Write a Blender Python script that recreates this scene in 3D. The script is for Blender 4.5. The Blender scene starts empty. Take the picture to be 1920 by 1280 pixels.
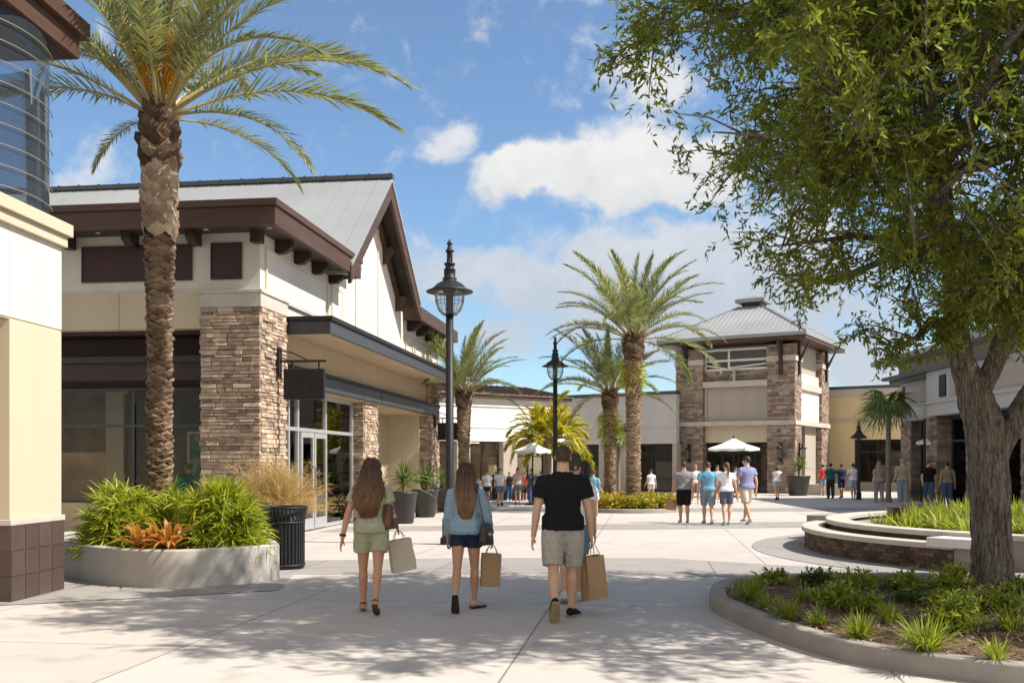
import bpy, math, random
import numpy as np
from mathutils import Vector, Matrix, noise as mnoise

R = math.radians
random.seed(11)
rng = np.random.default_rng(11)
scene = bpy.context.scene
COL = scene.collection
V = Vector


# ------------------------------------------------------------------ mesh collecting
class MB:
    """collects chunks of vertices / faces and links them as ONE mesh object"""

    def __init__(s):
        s.vs = []
        s.n = 0
        s.fs = []      # (faces array (m,k), tint array (m))

    def raw(s, verts, faces, tint=.5):
        verts = np.asarray(verts, dtype=np.float64).reshape(-1, 3)
        by = {}
        for i, f in enumerate(faces):
            by.setdefault(len(f), []).append(i)
        for k, idx in by.items():
            fa = np.array([faces[i] for i in idx], dtype=np.int64) + s.n
            if np.ndim(tint):
                tt = np.array([tint[i] for i in idx], dtype=np.float32)
            else:
                tt = np.full(len(idx), tint, dtype=np.float32)
            s.fs.append((fa, tt))
        s.vs.append(verts)
        s.n += len(verts)

    def arr(s, verts, faces, tint):
        s.fs.append((faces + s.n, tint.astype(np.float32)))
        s.vs.append(verts)
        s.n += len(verts)

    def box(s, x0, x1, y0, y1, z0, z1, tint=.5, M=None):
        vs = [(x, y, z) for z in (z0, z1) for y in (y0, y1) for x in (x0, x1)]
        if M is not None:
            vs = [tuple(M @ V(v)) for v in vs]
        s.raw(vs, [(0, 2, 3, 1), (4, 5, 7, 6), (0, 1, 5, 4), (2, 6, 7, 3), (0, 4, 6, 2), (1, 3, 7, 5)], tint)

    def prism(s, poly, a, b, axis='z', tint=.5):
        """poly: list of 2-D points; extruded from a to b along axis"""
        n = len(poly)
        def P(p, t):
            return {'z': (p[0], p[1], t), 'x': (t, p[0], p[1]), 'y': (p[0], t, p[1])}[axis]
        vs = [P(p, a) for p in poly] + [P(p, b) for p in poly]
        fs = [tuple(range(n))[::-1], tuple(range(n, 2 * n))]
        fs += [(i, (i + 1) % n, n + (i + 1) % n, n + i) for i in range(n)]
        s.raw(vs, fs, tint)

    def tube(s, pts, rad, n=8, tint=.5, cap=True, ref=None):
        """rad: number, list of numbers or list of (ra, rb)"""
        pts = [V(p) for p in pts]
        m = len(pts)
        if not isinstance(rad, (list, tuple)):
            rad = [rad] * m
        rad = [(r, r) if not isinstance(r, (tuple, list)) else r for r in rad]
        ref = V(ref) if ref else None
        vs = []
        B = None
        for i, p in enumerate(pts):
            t = (pts[min(i + 1, m - 1)] - pts[max(i - 1, 0)]).normalized()
            if ref is not None:
                A = (ref - t * ref.dot(t)).normalized()
            elif B is None:
                g = V((0, 0, 1)) if abs(t.z) < .9 else V((0, 1, 0))
                A = (g - t * g.dot(t)).normalized()
            else:
                A = (B - t * B.dot(t)).normalized()
            B = A
            C = t.cross(A)
            ra, rb = rad[i]
            for k in range(n):
                a = 2 * math.pi * k / n
                vs.append(p + A * (ra * math.cos(a)) + C * (rb * math.sin(a)))
        fs = []
        tt = []
        for i in range(m - 1):
            for k in range(n):
                k2 = (k + 1) % n
                fs.append((i * n + k, i * n + k2, (i + 1) * n + k2, (i + 1) * n + k))
                tt.append(tint if not isinstance(tint, (list, tuple)) else tint[i])
        if cap:
            fs.append(tuple(range(n))[::-1])
            fs.append(tuple((m - 1) * n + k for k in range(n)))
            tt += [tt[0], tt[-1]]
        s.raw(vs, fs, tt)

    def lathe(s, prof, n=20, c=(0, 0, 0), tint=.5, sx=1, sy=1):
        """prof: list of (r, z) from bottom to top, ends closed"""
        vs = []
        for r, z in prof:
            for k in range(n):
                a = 2 * math.pi * k / n
                vs.append((c[0] + sx * r * math.cos(a), c[1] + sy * r * math.sin(a), c[2] + z))
        fs = []
        for i in range(len(prof) - 1):
            for k in range(n):
                k2 = (k + 1) % n
                fs.append((i * n + k, i * n + k2, (i + 1) * n + k2, (i + 1) * n + k))
        fs.append(tuple(range(n))[::-1])
        fs.append(tuple((len(prof) - 1) * n + k for k in range(n)))
        s.raw(vs, fs, tint)

    def ball(s, c, r, n=10, tint=.5):
        r = (r, r, r) if not isinstance(r, (tuple, list)) else r
        prof = [(math.cos(a), math.sin(a)) for a in np.linspace(-math.pi / 2 * .98, math.pi / 2 * .98, n)]
        vs = []
        m = n + 4
        for pr, pz in prof:
            for k in range(m):
                a = 2 * math.pi * k / m
                vs.append((c[0] + r[0] * pr * math.cos(a), c[1] + r[1] * pr * math.sin(a), c[2] + r[2] * pz))
        fs = [(i * m + k, i * m + (k + 1) % m, (i + 1) * m + (k + 1) % m, (i + 1) * m + k) for i in range(n - 1) for k in range(m)]
        fs.append(tuple(range(m))[::-1])
        fs.append(tuple((n - 1) * m + k for k in range(m)))
        s.raw(vs, fs, tint)

    def blades(s, base, d, side, L, W, droop, segs=2, prof='leaf', tint=None):
        """N thin leaves at once.  base,d,side (N,3); L,W,droop (N)"""
        base = np.asarray(base, float); d = np.asarray(d, float); side = np.asarray(side, float)
        N = len(base)
        L = np.broadcast_to(np.asarray(L, float), (N,)); W = np.broadcast_to(np.asarray(W, float), (N,))
        droop = np.broadcast_to(np.asarray(droop, float), (N,))
        t = np.linspace(0, 1, segs + 1)
        if prof == 'leaf':
            w = np.interp(t, [0, .25, .5, .8, 1], [.25, .8, 1, .65, .04])
        elif prof == 'strap':
            w = np.interp(t, [0, .2, .7, 1], [.6, 1, .8, .05])
        else:
            w = np.interp(t, [0, .15, .6, 1], [.7, 1, .75, .05])
        P = base[:, None, :] + d[:, None, :] * (L[:, None] * t[None, :])[:, :, None]
        P[:, :, 2] -= (L * droop)[:, None] * (t ** 2)[None, :]
        off = side[:, None, :] * (W[:, None] * .5 * w[None, :])[:, :, None]
        vv = np.stack([P - off, P + off], axis=2).reshape(-1, 3)
        per = (segs + 1) * 2
        q = np.array([[2 * i, 2 * i + 1, 2 * i + 3, 2 * i + 2] for i in range(segs)])
        fa = (np.arange(N)[:, None, None] * per + q[None]).reshape(-1, 4)
        if tint is None:
            tint = rng.random(N)
        tt = np.repeat(np.broadcast_to(np.asarray(tint, float), (N,)), segs)
        s.arr(vv, fa, tt)

    def mesh(s, name, mat, smooth=False):
        me = bpy.data.meshes.new(name)
        vs = np.concatenate(s.vs)
        me.vertices.add(len(vs))
        me.vertices.foreach_set('co', vs.ravel())
        loops = np.concatenate([f.ravel() for f, _ in s.fs])
        tot = np.concatenate([np.full(len(f), f.shape[1]) for f, _ in s.fs])
        st = np.concatenate([[0], np.cumsum(tot)[:-1]])
        me.loops.add(len(loops))
        me.loops.foreach_set('vertex_index', loops.astype(np.int32))
        me.polygons.add(len(tot))
        me.polygons.foreach_set('loop_start', st.astype(np.int32))
        me.polygons.foreach_set('loop_total', tot.astype(np.int32))
        me.polygons.foreach_set('use_smooth', np.full(len(tot), bool(smooth)))
        me.update(calc_edges=True)
        a = me.attributes.new('tint', 'FLOAT', 'FACE')
        a.data.foreach_set('value', np.concatenate([t for _, t in s.fs]))
        me.materials.append(mat)
        return me

    def build(s, name, mat, parent=None, smooth=False, bevel=0, loc=None):
        ob = bpy.data.objects.new(name, s.mesh(name, mat, smooth))
        COL.objects.link(ob)
        if parent:
            ob.parent = parent
        if loc:
            ob.location = loc
        if bevel:
            b = ob.modifiers.new('edge', 'BEVEL')
            b.width = bevel; b.segments = 2; b.limit_method = 'ANGLE'; b.angle_limit = R(40)
        return ob


def thing(name, label, cat, loc=(0, 0, 0), rz=0, group=None):
    o = bpy.data.objects.new(name, None)
    o.empty_display_size = .2
    COL.objects.link(o)
    o.location = loc
    o.rotation_euler = (0, 0, R(rz))
    return tag(o, label, cat, group)


def tag(o, label, cat, group=None, kind=None):
    if label:
        o['label'] = label
    if cat:
        o['category'] = cat
    if group:
        o['group'] = group
    if kind:
        o['kind'] = kind
    return o


def struct(o):
    o['kind'] = 'structure'
    return o


def meshobj(name, me, parent=None, loc=(0, 0, 0), rot=(0, 0, 0), scale=1):
    o = bpy.data.objects.new(name, me)
    COL.objects.link(o)
    if parent:
        o.parent = parent
    o.location = loc
    o.rotation_euler = rot
    o.scale = (scale,) * 3
    return o


def copy_tree(o, parent=None):
    c = o.copy()
    COL.objects.link(c)
    c.parent = parent
    for ch in list(o.children):
        copy_tree(ch, c)
    return c


def unit(a):
    a = np.asarray(a, float)
    return a / np.maximum(np.linalg.norm(a, axis=-1, keepdims=True), 1e-9)


# ------------------------------------------------------------------ materials
MATS = {}


def _nt(name):
    m = bpy.data.materials.new(name)
    m.use_nodes = True
    nt = m.node_tree
    nt.nodes.clear()
    return m, nt


def N(nt, typ, ins=None, **kw):
    n = nt.nodes.new(typ)
    for k, v in kw.items():
        setattr(n, k, v)
    for k, v in (ins or {}).items():
        if isinstance(v, bpy.types.NodeSocket):
            nt.links.new(v, n.inputs[k])
        else:
            n.inputs[k].default_value = v
    return n


def math_(nt, op, a, b=None, c=None, clamp=False):
    n = nt.nodes.new('ShaderNodeMath')
    n.operation = op
    n.use_clamp = clamp
    for i, v in enumerate((a, b, c)):
        if v is None:
            continue
        if isinstance(v, bpy.types.NodeSocket):
            nt.links.new(v, n.inputs[i])
        else:
            n.inputs[i].default_value = v
    return n.outputs[0]


def mixc(nt, fac, a, b, blend='MIX'):
    n = nt.nodes.new('ShaderNodeMix')
    n.data_type = 'RGBA'
    n.blend_type = blend
    for s_, v in ((n.inputs[0], fac), (n.inputs[6], a), (n.inputs[7], b)):
        if isinstance(v, bpy.types.NodeSocket):
            nt.links.new(v, s_)
        elif isinstance(v, (int, float)):
            s_.default_value = v
        else:
            s_.default_value = (*v, 1) if len(v) == 3 else v
    return n.outputs[2]


def ramp(nt, fac, stops):
    n = nt.nodes.new('ShaderNodeValToRGB')
    nt.links.new(fac, n.inputs[0])
    e = n.color_ramp.elements
    while len(e) < len(stops):
        e.new(.5)
    for el, (p, c) in zip(e, stops):
        el.position = p
        el.color = (*c, 1) if len(c) == 3 else c
    return n.outputs[0]


def coords(nt, scale=(1, 1, 1), world=False):
    if world:
        g = nt.nodes.new('ShaderNodeNewGeometry')
        out = g.outputs['Position']
    else:
        out = nt.nodes.new('ShaderNodeTexCoord').outputs['Object']
    mp = N(nt, 'ShaderNodeMapping', {'Vector': out})
    mp.inputs['Scale'].default_value = scale
    return mp.outputs[0]


def noise(nt, vec, scale, detail=4, rough=.55, dist=0):
    n = N(nt, 'ShaderNodeTexNoise', {'Vector': vec, 'Scale': scale, 'Detail': detail, 'Roughness': rough, 'Distortion': dist})
    return n.outputs[0]


def mat(name, c1, c2=None, scale=3., rough=.75, bump=0., bscale=60., tint=0., metallic=0., spec=.4,
        stretch=(1, 1, 1), contrast=(.35, .65), world=False, stops=None, sheen=0):
    """solid surface with mottled colour, optional tint per face and fine bump"""
    if name in MATS:
        return MATS[name]
    m, nt = _nt(name)
    vec = coords(nt, stretch, world)
    c2 = c2 or tuple(x * .85 for x in c1)
    f = noise(nt, vec, scale, 6)
    mr = N(nt, 'ShaderNodeMapRange', {'Value': f, 'From Min': contrast[0], 'From Max': contrast[1]})
    if stops:
        at = N(nt, 'ShaderNodeAttribute', attribute_name='tint')
        col = ramp(nt, at.outputs['Fac'], stops)
        col = mixc(nt, mr.outputs[0], col, mixc(nt, 1., col, (.72, .72, .72), 'MULTIPLY'))
    else:
        col = mixc(nt, mr.outputs[0], c1, c2)
        if tint:
            at = N(nt, 'ShaderNodeAttribute', attribute_name='tint')
            k = math_(nt, 'MULTIPLY_ADD', at.outputs['Fac'], 2 * tint, 1 - tint)
            cc = N(nt, 'ShaderNodeCombineColor', {0: k, 1: k, 2: k})
            col = mixc(nt, 1., col, cc.outputs[0], 'MULTIPLY')
    b = N(nt, 'ShaderNodeBsdfPrincipled', {'Base Color': col, 'Roughness': rough, 'Metallic': metallic, 'Specular IOR Level': spec})
    if bump:
        nb = noise(nt, vec, bscale, 5, .6)
        bp = N(nt, 'ShaderNodeBump', {'Height': nb, 'Strength': bump, 'Distance': .02})
        nt.links.new(bp.outputs[0], b.inputs['Normal'])
    o = N(nt, 'ShaderNodeOutputMaterial')
    nt.links.new(b.outputs[0], o.inputs[0])
    MATS[name] = m
    return m


def leafmat(name, stops, trans=.35, rough=.45, spec=.35, transcol=1.3):
    """leaf: diffuse + translucent + slight gloss, colour by the tint of each leaf"""
    m, nt = _nt(name)
    at = N(nt, 'ShaderNodeAttribute', attribute_name='tint')
    col = ramp(nt, at.outputs['Fac'], stops)
    p = N(nt, 'ShaderNodeBsdfPrincipled', {'Base Color': col, 'Roughness': rough, 'Specular IOR Level': spec})
    tc = mixc(nt, 1., col, (transcol, transcol * 1.05, transcol * .5), 'MULTIPLY')
    t = N(nt, 'ShaderNodeBsdfTranslucent', {'Color': tc})
    mx = N(nt, 'ShaderNodeMixShader', {0: trans, 1: p.outputs[0], 2: t.outputs[0]})
    o = N(nt, 'ShaderNodeOutputMaterial')
    nt.links.new(mx.outputs[0], o.inputs[0])
    MATS[name] = m
    return m


def glassmat(name, tint=(.75, .8, .78), clear=.85, ior=1.5, rough=.0, film=0., filmcol=(.7, .72, .74)):
    m, nt = _nt(name)
    fr = N(nt, 'ShaderNodeFresnel', {'IOR': ior})
    tr = N(nt, 'ShaderNodeBsdfTransparent', {'Color': (*[c * clear for c in tint], 1)})
    gl = N(nt, 'ShaderNodeBsdfGlossy', {'Color': (.9, .93, .95, 1), 'Roughness': rough})
    mx = N(nt, 'ShaderNodeMixShader', {0: fr.outputs[0], 1: tr.outputs[0], 2: gl.outputs[0]})
    if film:      # dust or a printed film on the glass
        df = N(nt, 'ShaderNodeBsdfDiffuse', {'Color': (*filmcol, 1)})
        tl_ = N(nt, 'ShaderNodeBsdfTranslucent', {'Color': (*filmcol, 1)})
        dd = N(nt, 'ShaderNodeMixShader', {0: .5, 1: df.outputs[0], 2: tl_.outputs[0]})
        mx = N(nt, 'ShaderNodeMixShader', {0: film, 1: mx.outputs[0], 2: dd.outputs[0]})
    o = N(nt, 'ShaderNodeOutputMaterial')
    nt.links.new(mx.outputs[0], o.inputs[0])
    MATS[name] = m
    return m


# paints and plasters
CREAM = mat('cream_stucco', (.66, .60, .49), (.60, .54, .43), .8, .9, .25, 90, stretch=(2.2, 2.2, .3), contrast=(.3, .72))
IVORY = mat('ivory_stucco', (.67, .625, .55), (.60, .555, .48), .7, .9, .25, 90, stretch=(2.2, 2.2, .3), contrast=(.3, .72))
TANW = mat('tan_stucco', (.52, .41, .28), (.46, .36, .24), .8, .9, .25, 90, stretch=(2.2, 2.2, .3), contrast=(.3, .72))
SAND = mat('sand_stucco', (.57, .485, .355), (.52, .44, .315), .8, .9, .2, 90, stretch=(2.2, 2.2, .3), contrast=(.3, .72))
YELLOW = mat('yellow_stucco', (.66, .53, .30), (.60, .48, .27), .6, .9, .2, 80, stretch=(2.2, 2.2, .3), contrast=(.3, .72))
TAUPE = mat('taupe_stucco', (.40, .35, .29), (.36, .31, .26), .6, .9, .2, 80, stretch=(2.2, 2.2, .3), contrast=(.3, .72))
GREYW = mat('grey_stucco', (.48, .46, .44), (.42, .40, .38), .5, .9, .2, 80, stretch=(2.2, 2.2, .3), contrast=(.3, .72))
WHITEW = mat('white_stucco', (.74, .71, .66), (.67, .64, .59), .5, .9, .2, 80, stretch=(2.2, 2.2, .3), contrast=(.3, .72))
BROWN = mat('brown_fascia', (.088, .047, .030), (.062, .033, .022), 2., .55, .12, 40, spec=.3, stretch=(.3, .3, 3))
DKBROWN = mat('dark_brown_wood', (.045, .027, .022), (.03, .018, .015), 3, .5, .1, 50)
MAROON = mat('maroon_panel', (.055, .022, .020), (.045, .018, .016), 2, .6, .05, 50)
BLACKM = mat('black_steel', (.014, .014, .015), (.02, .02, .021), 6, .5, .05, 80, spec=.3)
DARKGREY = mat('dark_grey_metal', (.055, .06, .066), (.045, .05, .055), 2, .45, .06, 60, spec=.5)
ALU = mat('brushed_aluminium', (.62, .63, .64), (.54, .55, .56), 5, .38, .05, 70, metallic=.55)
ROOFM = mat('grey_metal_roof', (.29, .305, .31), (.25, .265, .27), .5, .62, .05, 30)
ROOFD = mat('slate_metal_roof', (.30, .31, .31), (.25, .26, .26), .5, .5, .05, 30, metallic=.2)
STONE = mat('ledger_stone', (.47, .36, .27), (.34, .25, .18), 5, .9, .6, 30, tint=.42)
STONED = mat('brown_ledger_stone', (.33, .25, .195), (.235, .17, .13), 3, .9, .5, 30, tint=.42)
MORTAR = mat('stone_mortar', (.20, .15, .115), None, 8, .95)
PALESTONE = mat('pale_cast_stone', (.52, .475, .41), (.44, .40, .345), 2, .85, .2, 60)
CONC = mat('planter_concrete', (.48, .45, .40), (.36, .335, .30), 1.6, .85, .35, 45, contrast=(.3, .7))
KERB = mat('kerb_concrete', (.33, .30, .265), (.25, .225, .20), 2.5, .9, .35, 45, contrast=(.3, .7))
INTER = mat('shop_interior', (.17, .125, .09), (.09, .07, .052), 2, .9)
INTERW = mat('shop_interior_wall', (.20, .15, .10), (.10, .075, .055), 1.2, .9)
GLASS = glassmat('window_glass', (.92, .93, .91), .93, ior=1.3)
GLASSD = glassmat('dark_window_glass', (.9, .9, .87), .93, 1.24)
DRUMGLASS = glassmat('drum_glass', (.62, .68, .73), .9, 1.2, film=.22, filmcol=(.20, .23, .26))
# ------------------------------------------------------------------ camera, sun, sky
cam = bpy.data.cameras.new('camera')
cam.sensor_width = 36
cam.lens = 36 * 1900 / 1920
cam.shift_y = 227 / 1920
cam.clip_end = 3000
camo = bpy.data.objects.new('camera', cam)
COL.objects.link(camo)
camo.location = (0, 0, 1.64)
camo.rotation_euler = (R(90), 0, 0)
scene.camera = camo

EL, AZ = 48.0, 102.0           # sun elevation; azimuth from +Y towards +X
S = V((math.cos(R(EL)) * math.sin(R(AZ)), math.cos(R(EL)) * math.cos(R(AZ)), math.sin(R(EL))))
sun = bpy.data.lights.new('sun', 'SUN')
sun.energy = 4.9
sun.angle = R(.53)
sun.color = (1, .925, .835)
suno = bpy.data.objects.new('sun', sun)
COL.objects.link(suno)
suno.rotation_euler = S.to_track_quat('Z', 'Y').to_euler()
suno.location = S * 60

world = bpy.data.worlds.new('World')
scene.world = world
world.use_nodes = True
wt = world.node_tree
wt.nodes.clear()
sky = N(wt, 'ShaderNodeTexSky', sky_type='NISHITA', sun_disc=False, sun_elevation=R(EL), sun_rotation=R(AZ),
        air_density=1.0, dust_density=.1, ozone_density=1.6)
tc = wt.nodes.new('ShaderNodeTexCoord')
sep = N(wt, 'ShaderNodeSeparateXYZ', {0: tc.outputs['Generated']})
yy = math_(wt, 'MAXIMUM', sep.outputs[1], .02)
su = math_(wt, 'DIVIDE', sep.outputs[0], yy)
sv = math_(wt, 'DIVIDE', sep.outputs[2], yy)
suv = N(wt, 'ShaderNodeCombineXYZ', {0: su, 1: sv, 2: 0.}).outputs[0]
# billowing edge: two warps of the coordinates
wn = N(wt, 'ShaderNodeTexNoise', {'Vector': suv, 'Scale': 13., 'Detail': 7., 'Roughness': .58})
wv = N(wt, 'ShaderNodeVectorMath', {0: wn.outputs[1], 1: (.5, .5, .5)}, operation='SUBTRACT')
ws = N(wt, 'ShaderNodeVectorMath', {0: wv.outputs[0], 1: (.085, .075, 0)}, operation='MULTIPLY')
wp = N(wt, 'ShaderNodeVectorMath', {0: suv, 1: ws.outputs[0]}, operation='ADD').outputs[0]


def blob(px, py, rx, ry, strength, vec=None):
    cx, cy = (px - 960) / 1900, (867 - py) / 1900
    a = N(wt, 'ShaderNodeVectorMath', {0: vec or wp, 1: (cx, cy, 0)}, operation='SUBTRACT')
    b = N(wt, 'ShaderNodeVectorMath', {0: a.outputs[0], 1: (1900 / rx, 1900 / ry, 0)}, operation='MULTIPLY')
    l = N(wt, 'ShaderNodeVectorMath', {0: b.outputs[0]}, operation='LENGTH')
    d = math_(wt, 'SUBTRACT', 1., l.outputs['Value'], clamp=True)
    return math_(wt, 'MULTIPLY', d, strength)


def addall(lst):
    r = lst[0]
    for x in lst[1:]:
        r = math_(wt, 'ADD', r, x)
    return r


# the clouds by the direction in which they stand in the sky
puffy = addall([blob(1090, 335, 250, 75, 1.5), blob(1135, 285, 115, 95, 1.15), blob(1010, 310, 105, 72, 1.0), blob(1255, 325, 150, 115, 1.2),
                blob(935, 335, 80, 52, .8), blob(1330, 300, 140, 110, .8), blob(1190, 255, 70, 55, .6)])
soft = addall([blob(1180, 470, 300, 100, 1.35), blob(1000, 535, 190, 60, 1.3), blob(1400, 560, 380, 170, 1.5), blob(860, 500, 150, 70, 1.05), blob(1120, 600, 420, 70, .8),
               blob(835, 268, 95, 52, 1.15), blob(1190, 130, 140, 85, 1.1), blob(1250, 175, 130, 70, .8), blob(1100, 2, 120, 34, .8),
               blob(180, 285, 110, 42, .6), blob(120, 335, 90, 38, .8), blob(1650, 690, 260, 90, 1.3), blob(1500, 440, 260, 130, .7),
               blob(940, 640, 160, 60, .6), blob(1800, 300, 380, 260, .45), blob(750, 290, 40, 60, .25)])
n2 = N(wt, 'ShaderNodeTexNoise', {'Vector': suv, 'Scale': 16., 'Detail': 9., 'Roughness': .62, 'Distortion': .4}).outputs[0]
pm = N(wt, 'ShaderNodeMapRange', {'Value': math_(wt, 'ADD', puffy, math_(wt, 'MULTIPLY_ADD', n2, 1.7, -.85)), 'From Min': .1, 'From Max': 1.0},
       interpolation_type='SMOOTHSTEP').outputs[0]
smk = N(wt, 'ShaderNodeMapRange', {'Value': math_(wt, 'ADD', soft, math_(wt, 'MULTIPLY_ADD', n2, 2.6, -1.32)), 'From Min': .05, 'From Max': .95},
        interpolation_type='SMOOTHSTEP').outputs[0]
smk = math_(wt, 'MULTIPLY', smk, .85)
front = math_(wt, 'GREATER_THAN', sep.outputs[1], .05)
cover = math_(wt, 'MULTIPLY', math_(wt, 'MAXIMUM', pm, smk), front)
# unseen bright cloud cover behind the camera, added as neutral fill light
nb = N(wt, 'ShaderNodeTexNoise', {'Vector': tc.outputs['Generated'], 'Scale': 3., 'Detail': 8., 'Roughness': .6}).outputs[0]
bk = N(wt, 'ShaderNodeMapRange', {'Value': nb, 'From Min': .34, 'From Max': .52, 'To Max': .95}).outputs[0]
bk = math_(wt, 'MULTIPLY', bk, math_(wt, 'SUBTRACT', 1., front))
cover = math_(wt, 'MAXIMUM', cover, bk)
n3 = N(wt, 'ShaderNodeTexNoise', {'Vector': wp, 'Scale': 22., 'Detail': 6., 'Roughness': .6}).outputs[0]
shade = N(wt, 'ShaderNodeMapRange', {'Value': math_(wt, 'ADD', math_(wt, 'MULTIPLY_ADD', sv, 4.2, -.55), math_(wt, 'MULTIPLY', n3, .9)), 'From Min': .55, 'From Max': 1.25}).outputs[0]
SKYK = .115
ccol = mixc(wt, shade, (3.3, 3.5, 3.85), (4.9, 4.88, 4.8))
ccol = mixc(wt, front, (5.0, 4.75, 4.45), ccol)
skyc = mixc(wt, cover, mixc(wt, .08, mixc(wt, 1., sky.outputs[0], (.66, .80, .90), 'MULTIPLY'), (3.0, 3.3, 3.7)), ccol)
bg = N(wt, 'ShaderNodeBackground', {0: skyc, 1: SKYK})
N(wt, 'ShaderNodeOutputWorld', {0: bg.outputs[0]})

scene.view_settings.view_transform = 'Standard'
scene.view_settings.look = 'None'
scene.view_settings.exposure = .66
scene.view_settings.gamma = 1
scene.cycles.use_denoising = True
scene.cycles.max_bounces = 8
scene.cycles.transparent_max_bounces = 12
scene.cycles.caustics_reflective = False
scene.cycles.caustics_refractive = False
scene.cycles.sample_clamp_indirect = 6
scene.render.film_transparent = False


# ------------------------------------------------------------------ ground
def pavemat(name, base, dark, ang, sx, sy, off=(0, 0), line=.010):
    m, nt = _nt(name)
    g = nt.nodes.new('ShaderNodeNewGeometry').outputs['Position']
    mp = N(nt, 'ShaderNodeMapping', {'Vector': g})
    mp.inputs['Rotation'].default_value = (0, 0, R(ang))
    mp.inputs['Location'].default_value = (off[0], off[1], 0)
    sp = N(nt, 'ShaderNodeSeparateXYZ', {0: mp.outputs[0]})
    def joint(s_, step):
        q = math_(nt, 'PINGPONG', s_, step / 2)
        return math_(nt, 'LESS_THAN', q, line)
    j = math_(nt, 'MAXIMUM', joint(sp.outputs[0], sx), joint(sp.outputs[1], sy))
    def cell(s_, step):
        return math_(nt, 'FLOOR', math_(nt, 'DIVIDE', math_(nt, 'ADD', s_, step * .5 * 0), step))
    cv = N(nt, 'ShaderNodeCombineXYZ', {0: cell(sp.outputs[0], sx), 1: cell(sp.outputs[1], sy), 2: 0.})
    wnz = N(nt, 'ShaderNodeTexWhiteNoise', {0: cv.outputs[0]}, noise_dimensions='2D').outputs[0]
    f1 = noise(nt, g, .55, 7, .62, .3)
    f2 = noise(nt, g, 7., 5, .6)
    f3 = noise(nt, g, 120., 3, .6)
    k = math_(nt, 'ADD', math_(nt, 'MULTIPLY', f1, .55), math_(nt, 'MULTIPLY', f2, .25))
    k = math_(nt, 'ADD', k, math_(nt, 'MULTIPLY', wnz, .16))
    k = math_(nt, 'ADD', k, math_(nt, 'MULTIPLY', f3, .14))
    kk = N(nt, 'ShaderNodeMapRange', {'Value': k, 'From Min': .3, 'From Max': .8}).outputs[0]
    col = mixc(nt, kk, dark, base)
    # a few stains
    st = N(nt, 'ShaderNodeMapRange', {'Value': noise(nt, g, 1.7, 3, .5), 'From Min': .58, 'From Max': .74, 'To Max': .4}).outputs[0]
    col = mixc(nt, st, col, tuple(c * .62 for c in dark))
    vo = N(nt, 'ShaderNodeTexVoronoi', {'Vector': g, 'Scale': 2.6, 'Randomness': 1.})
    sp_ = math_(nt, 'MULTIPLY', math_(nt, 'LESS_THAN', vo.outputs['Distance'], .045), .35)
    col = mixc(nt, sp_, col, tuple(c * .5 for c in dark))
    col = mixc(nt, math_(nt, 'MULTIPLY', j, .72), col, tuple(c * .3 for c in dark))
    b = N(nt, 'ShaderNodeBsdfPrincipled', {'Base Color': col, 'Roughness': .82, 'Specular IOR Level': .35})
    h = math_(nt, 'SUBTRACT', math_(nt, 'MULTIPLY', f3, .3), j)
    bp = N(nt, 'ShaderNodeBump', {'Height': h, 'Strength': .25, 'Distance': .01})
    nt.links.new(bp.outputs[0], b.inputs['Normal'])
    N(nt, 'ShaderNodeOutputMaterial', {0: b.outputs[0]})
    return m


PAVE = pavemat('pale_concrete_paving', (.525, .487, .447), (.405, .372, .338), 7.6, 3.0, 3.1, (1.1, .7))
PAVEG = pavemat('grey_concrete_paving', (.345, .318, .297), (.255, .234, .218), 7.6, 2.1, 2.3, (1.1, .7))

mb = MB()
mb.raw([(-400, -60, 0), (400, -60, 0), (400, 900, 0), (-400, 900, 0)], [(0, 1, 2, 3)])
struct(mb.build('ground', PAVE))


def sheet(name, poly, z, m):
    b = MB()
    b.raw([(x, y, z) for x, y in poly], [tuple(range(len(poly)))])
    return struct(b.build(name, m))


def arcpts(cx, cy, r, a0, a1, n=24):
    return [(cx + r * math.cos(R(a)), cy + r * math.sin(R(a))) for a in np.linspace(a0, a1, n)]


FC = (10.9, 18.5)      # centre of the round fountain
# grey band that sweeps round the fountain and across the plaza
sheet('paving_band', [(-13, 13.55), (-7.2, 13.6), (-3.2, 14.9), (1.5, 15.0), (4.0, 14.2), (5.6, 13.9), (6.6, 14.6), (4.6, 16.0), (2.6, 17.4), (-.6, 17.5), (-3.3, 17.0), (-6, 17.2), (-13, 17.4)], .004, PAVEG)
sheet('paving_band', arcpts(*FC, 6.35, 120, 262) + arcpts(*FC, 5.2, 262, 120), .008, PAVEG)
sheet('paving_band', [(-4.6, 24.0), (0, 24.6), (4, 25.0), (9, 26), (9, 28.4), (4, 27.2), (0, 26.6), (-4.2, 26.0)], .004, PAVEG)
sheet('paving_band', [(-7.5, 10.9), (-4.6, 12.2), (-3.0, 13.0), (-3.2, 14.9), (-7.2, 13.6), (-9, 13.55), (-9, 10.9)], .008, PAVEG)
sheet('paving_band', [(-2.4, 33.5), (3.3, 33.5), (14, 34.5), (14, 37.3), (3.3, 36.0), (-2.4, 35.6)], .004, PAVEG)
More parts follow.
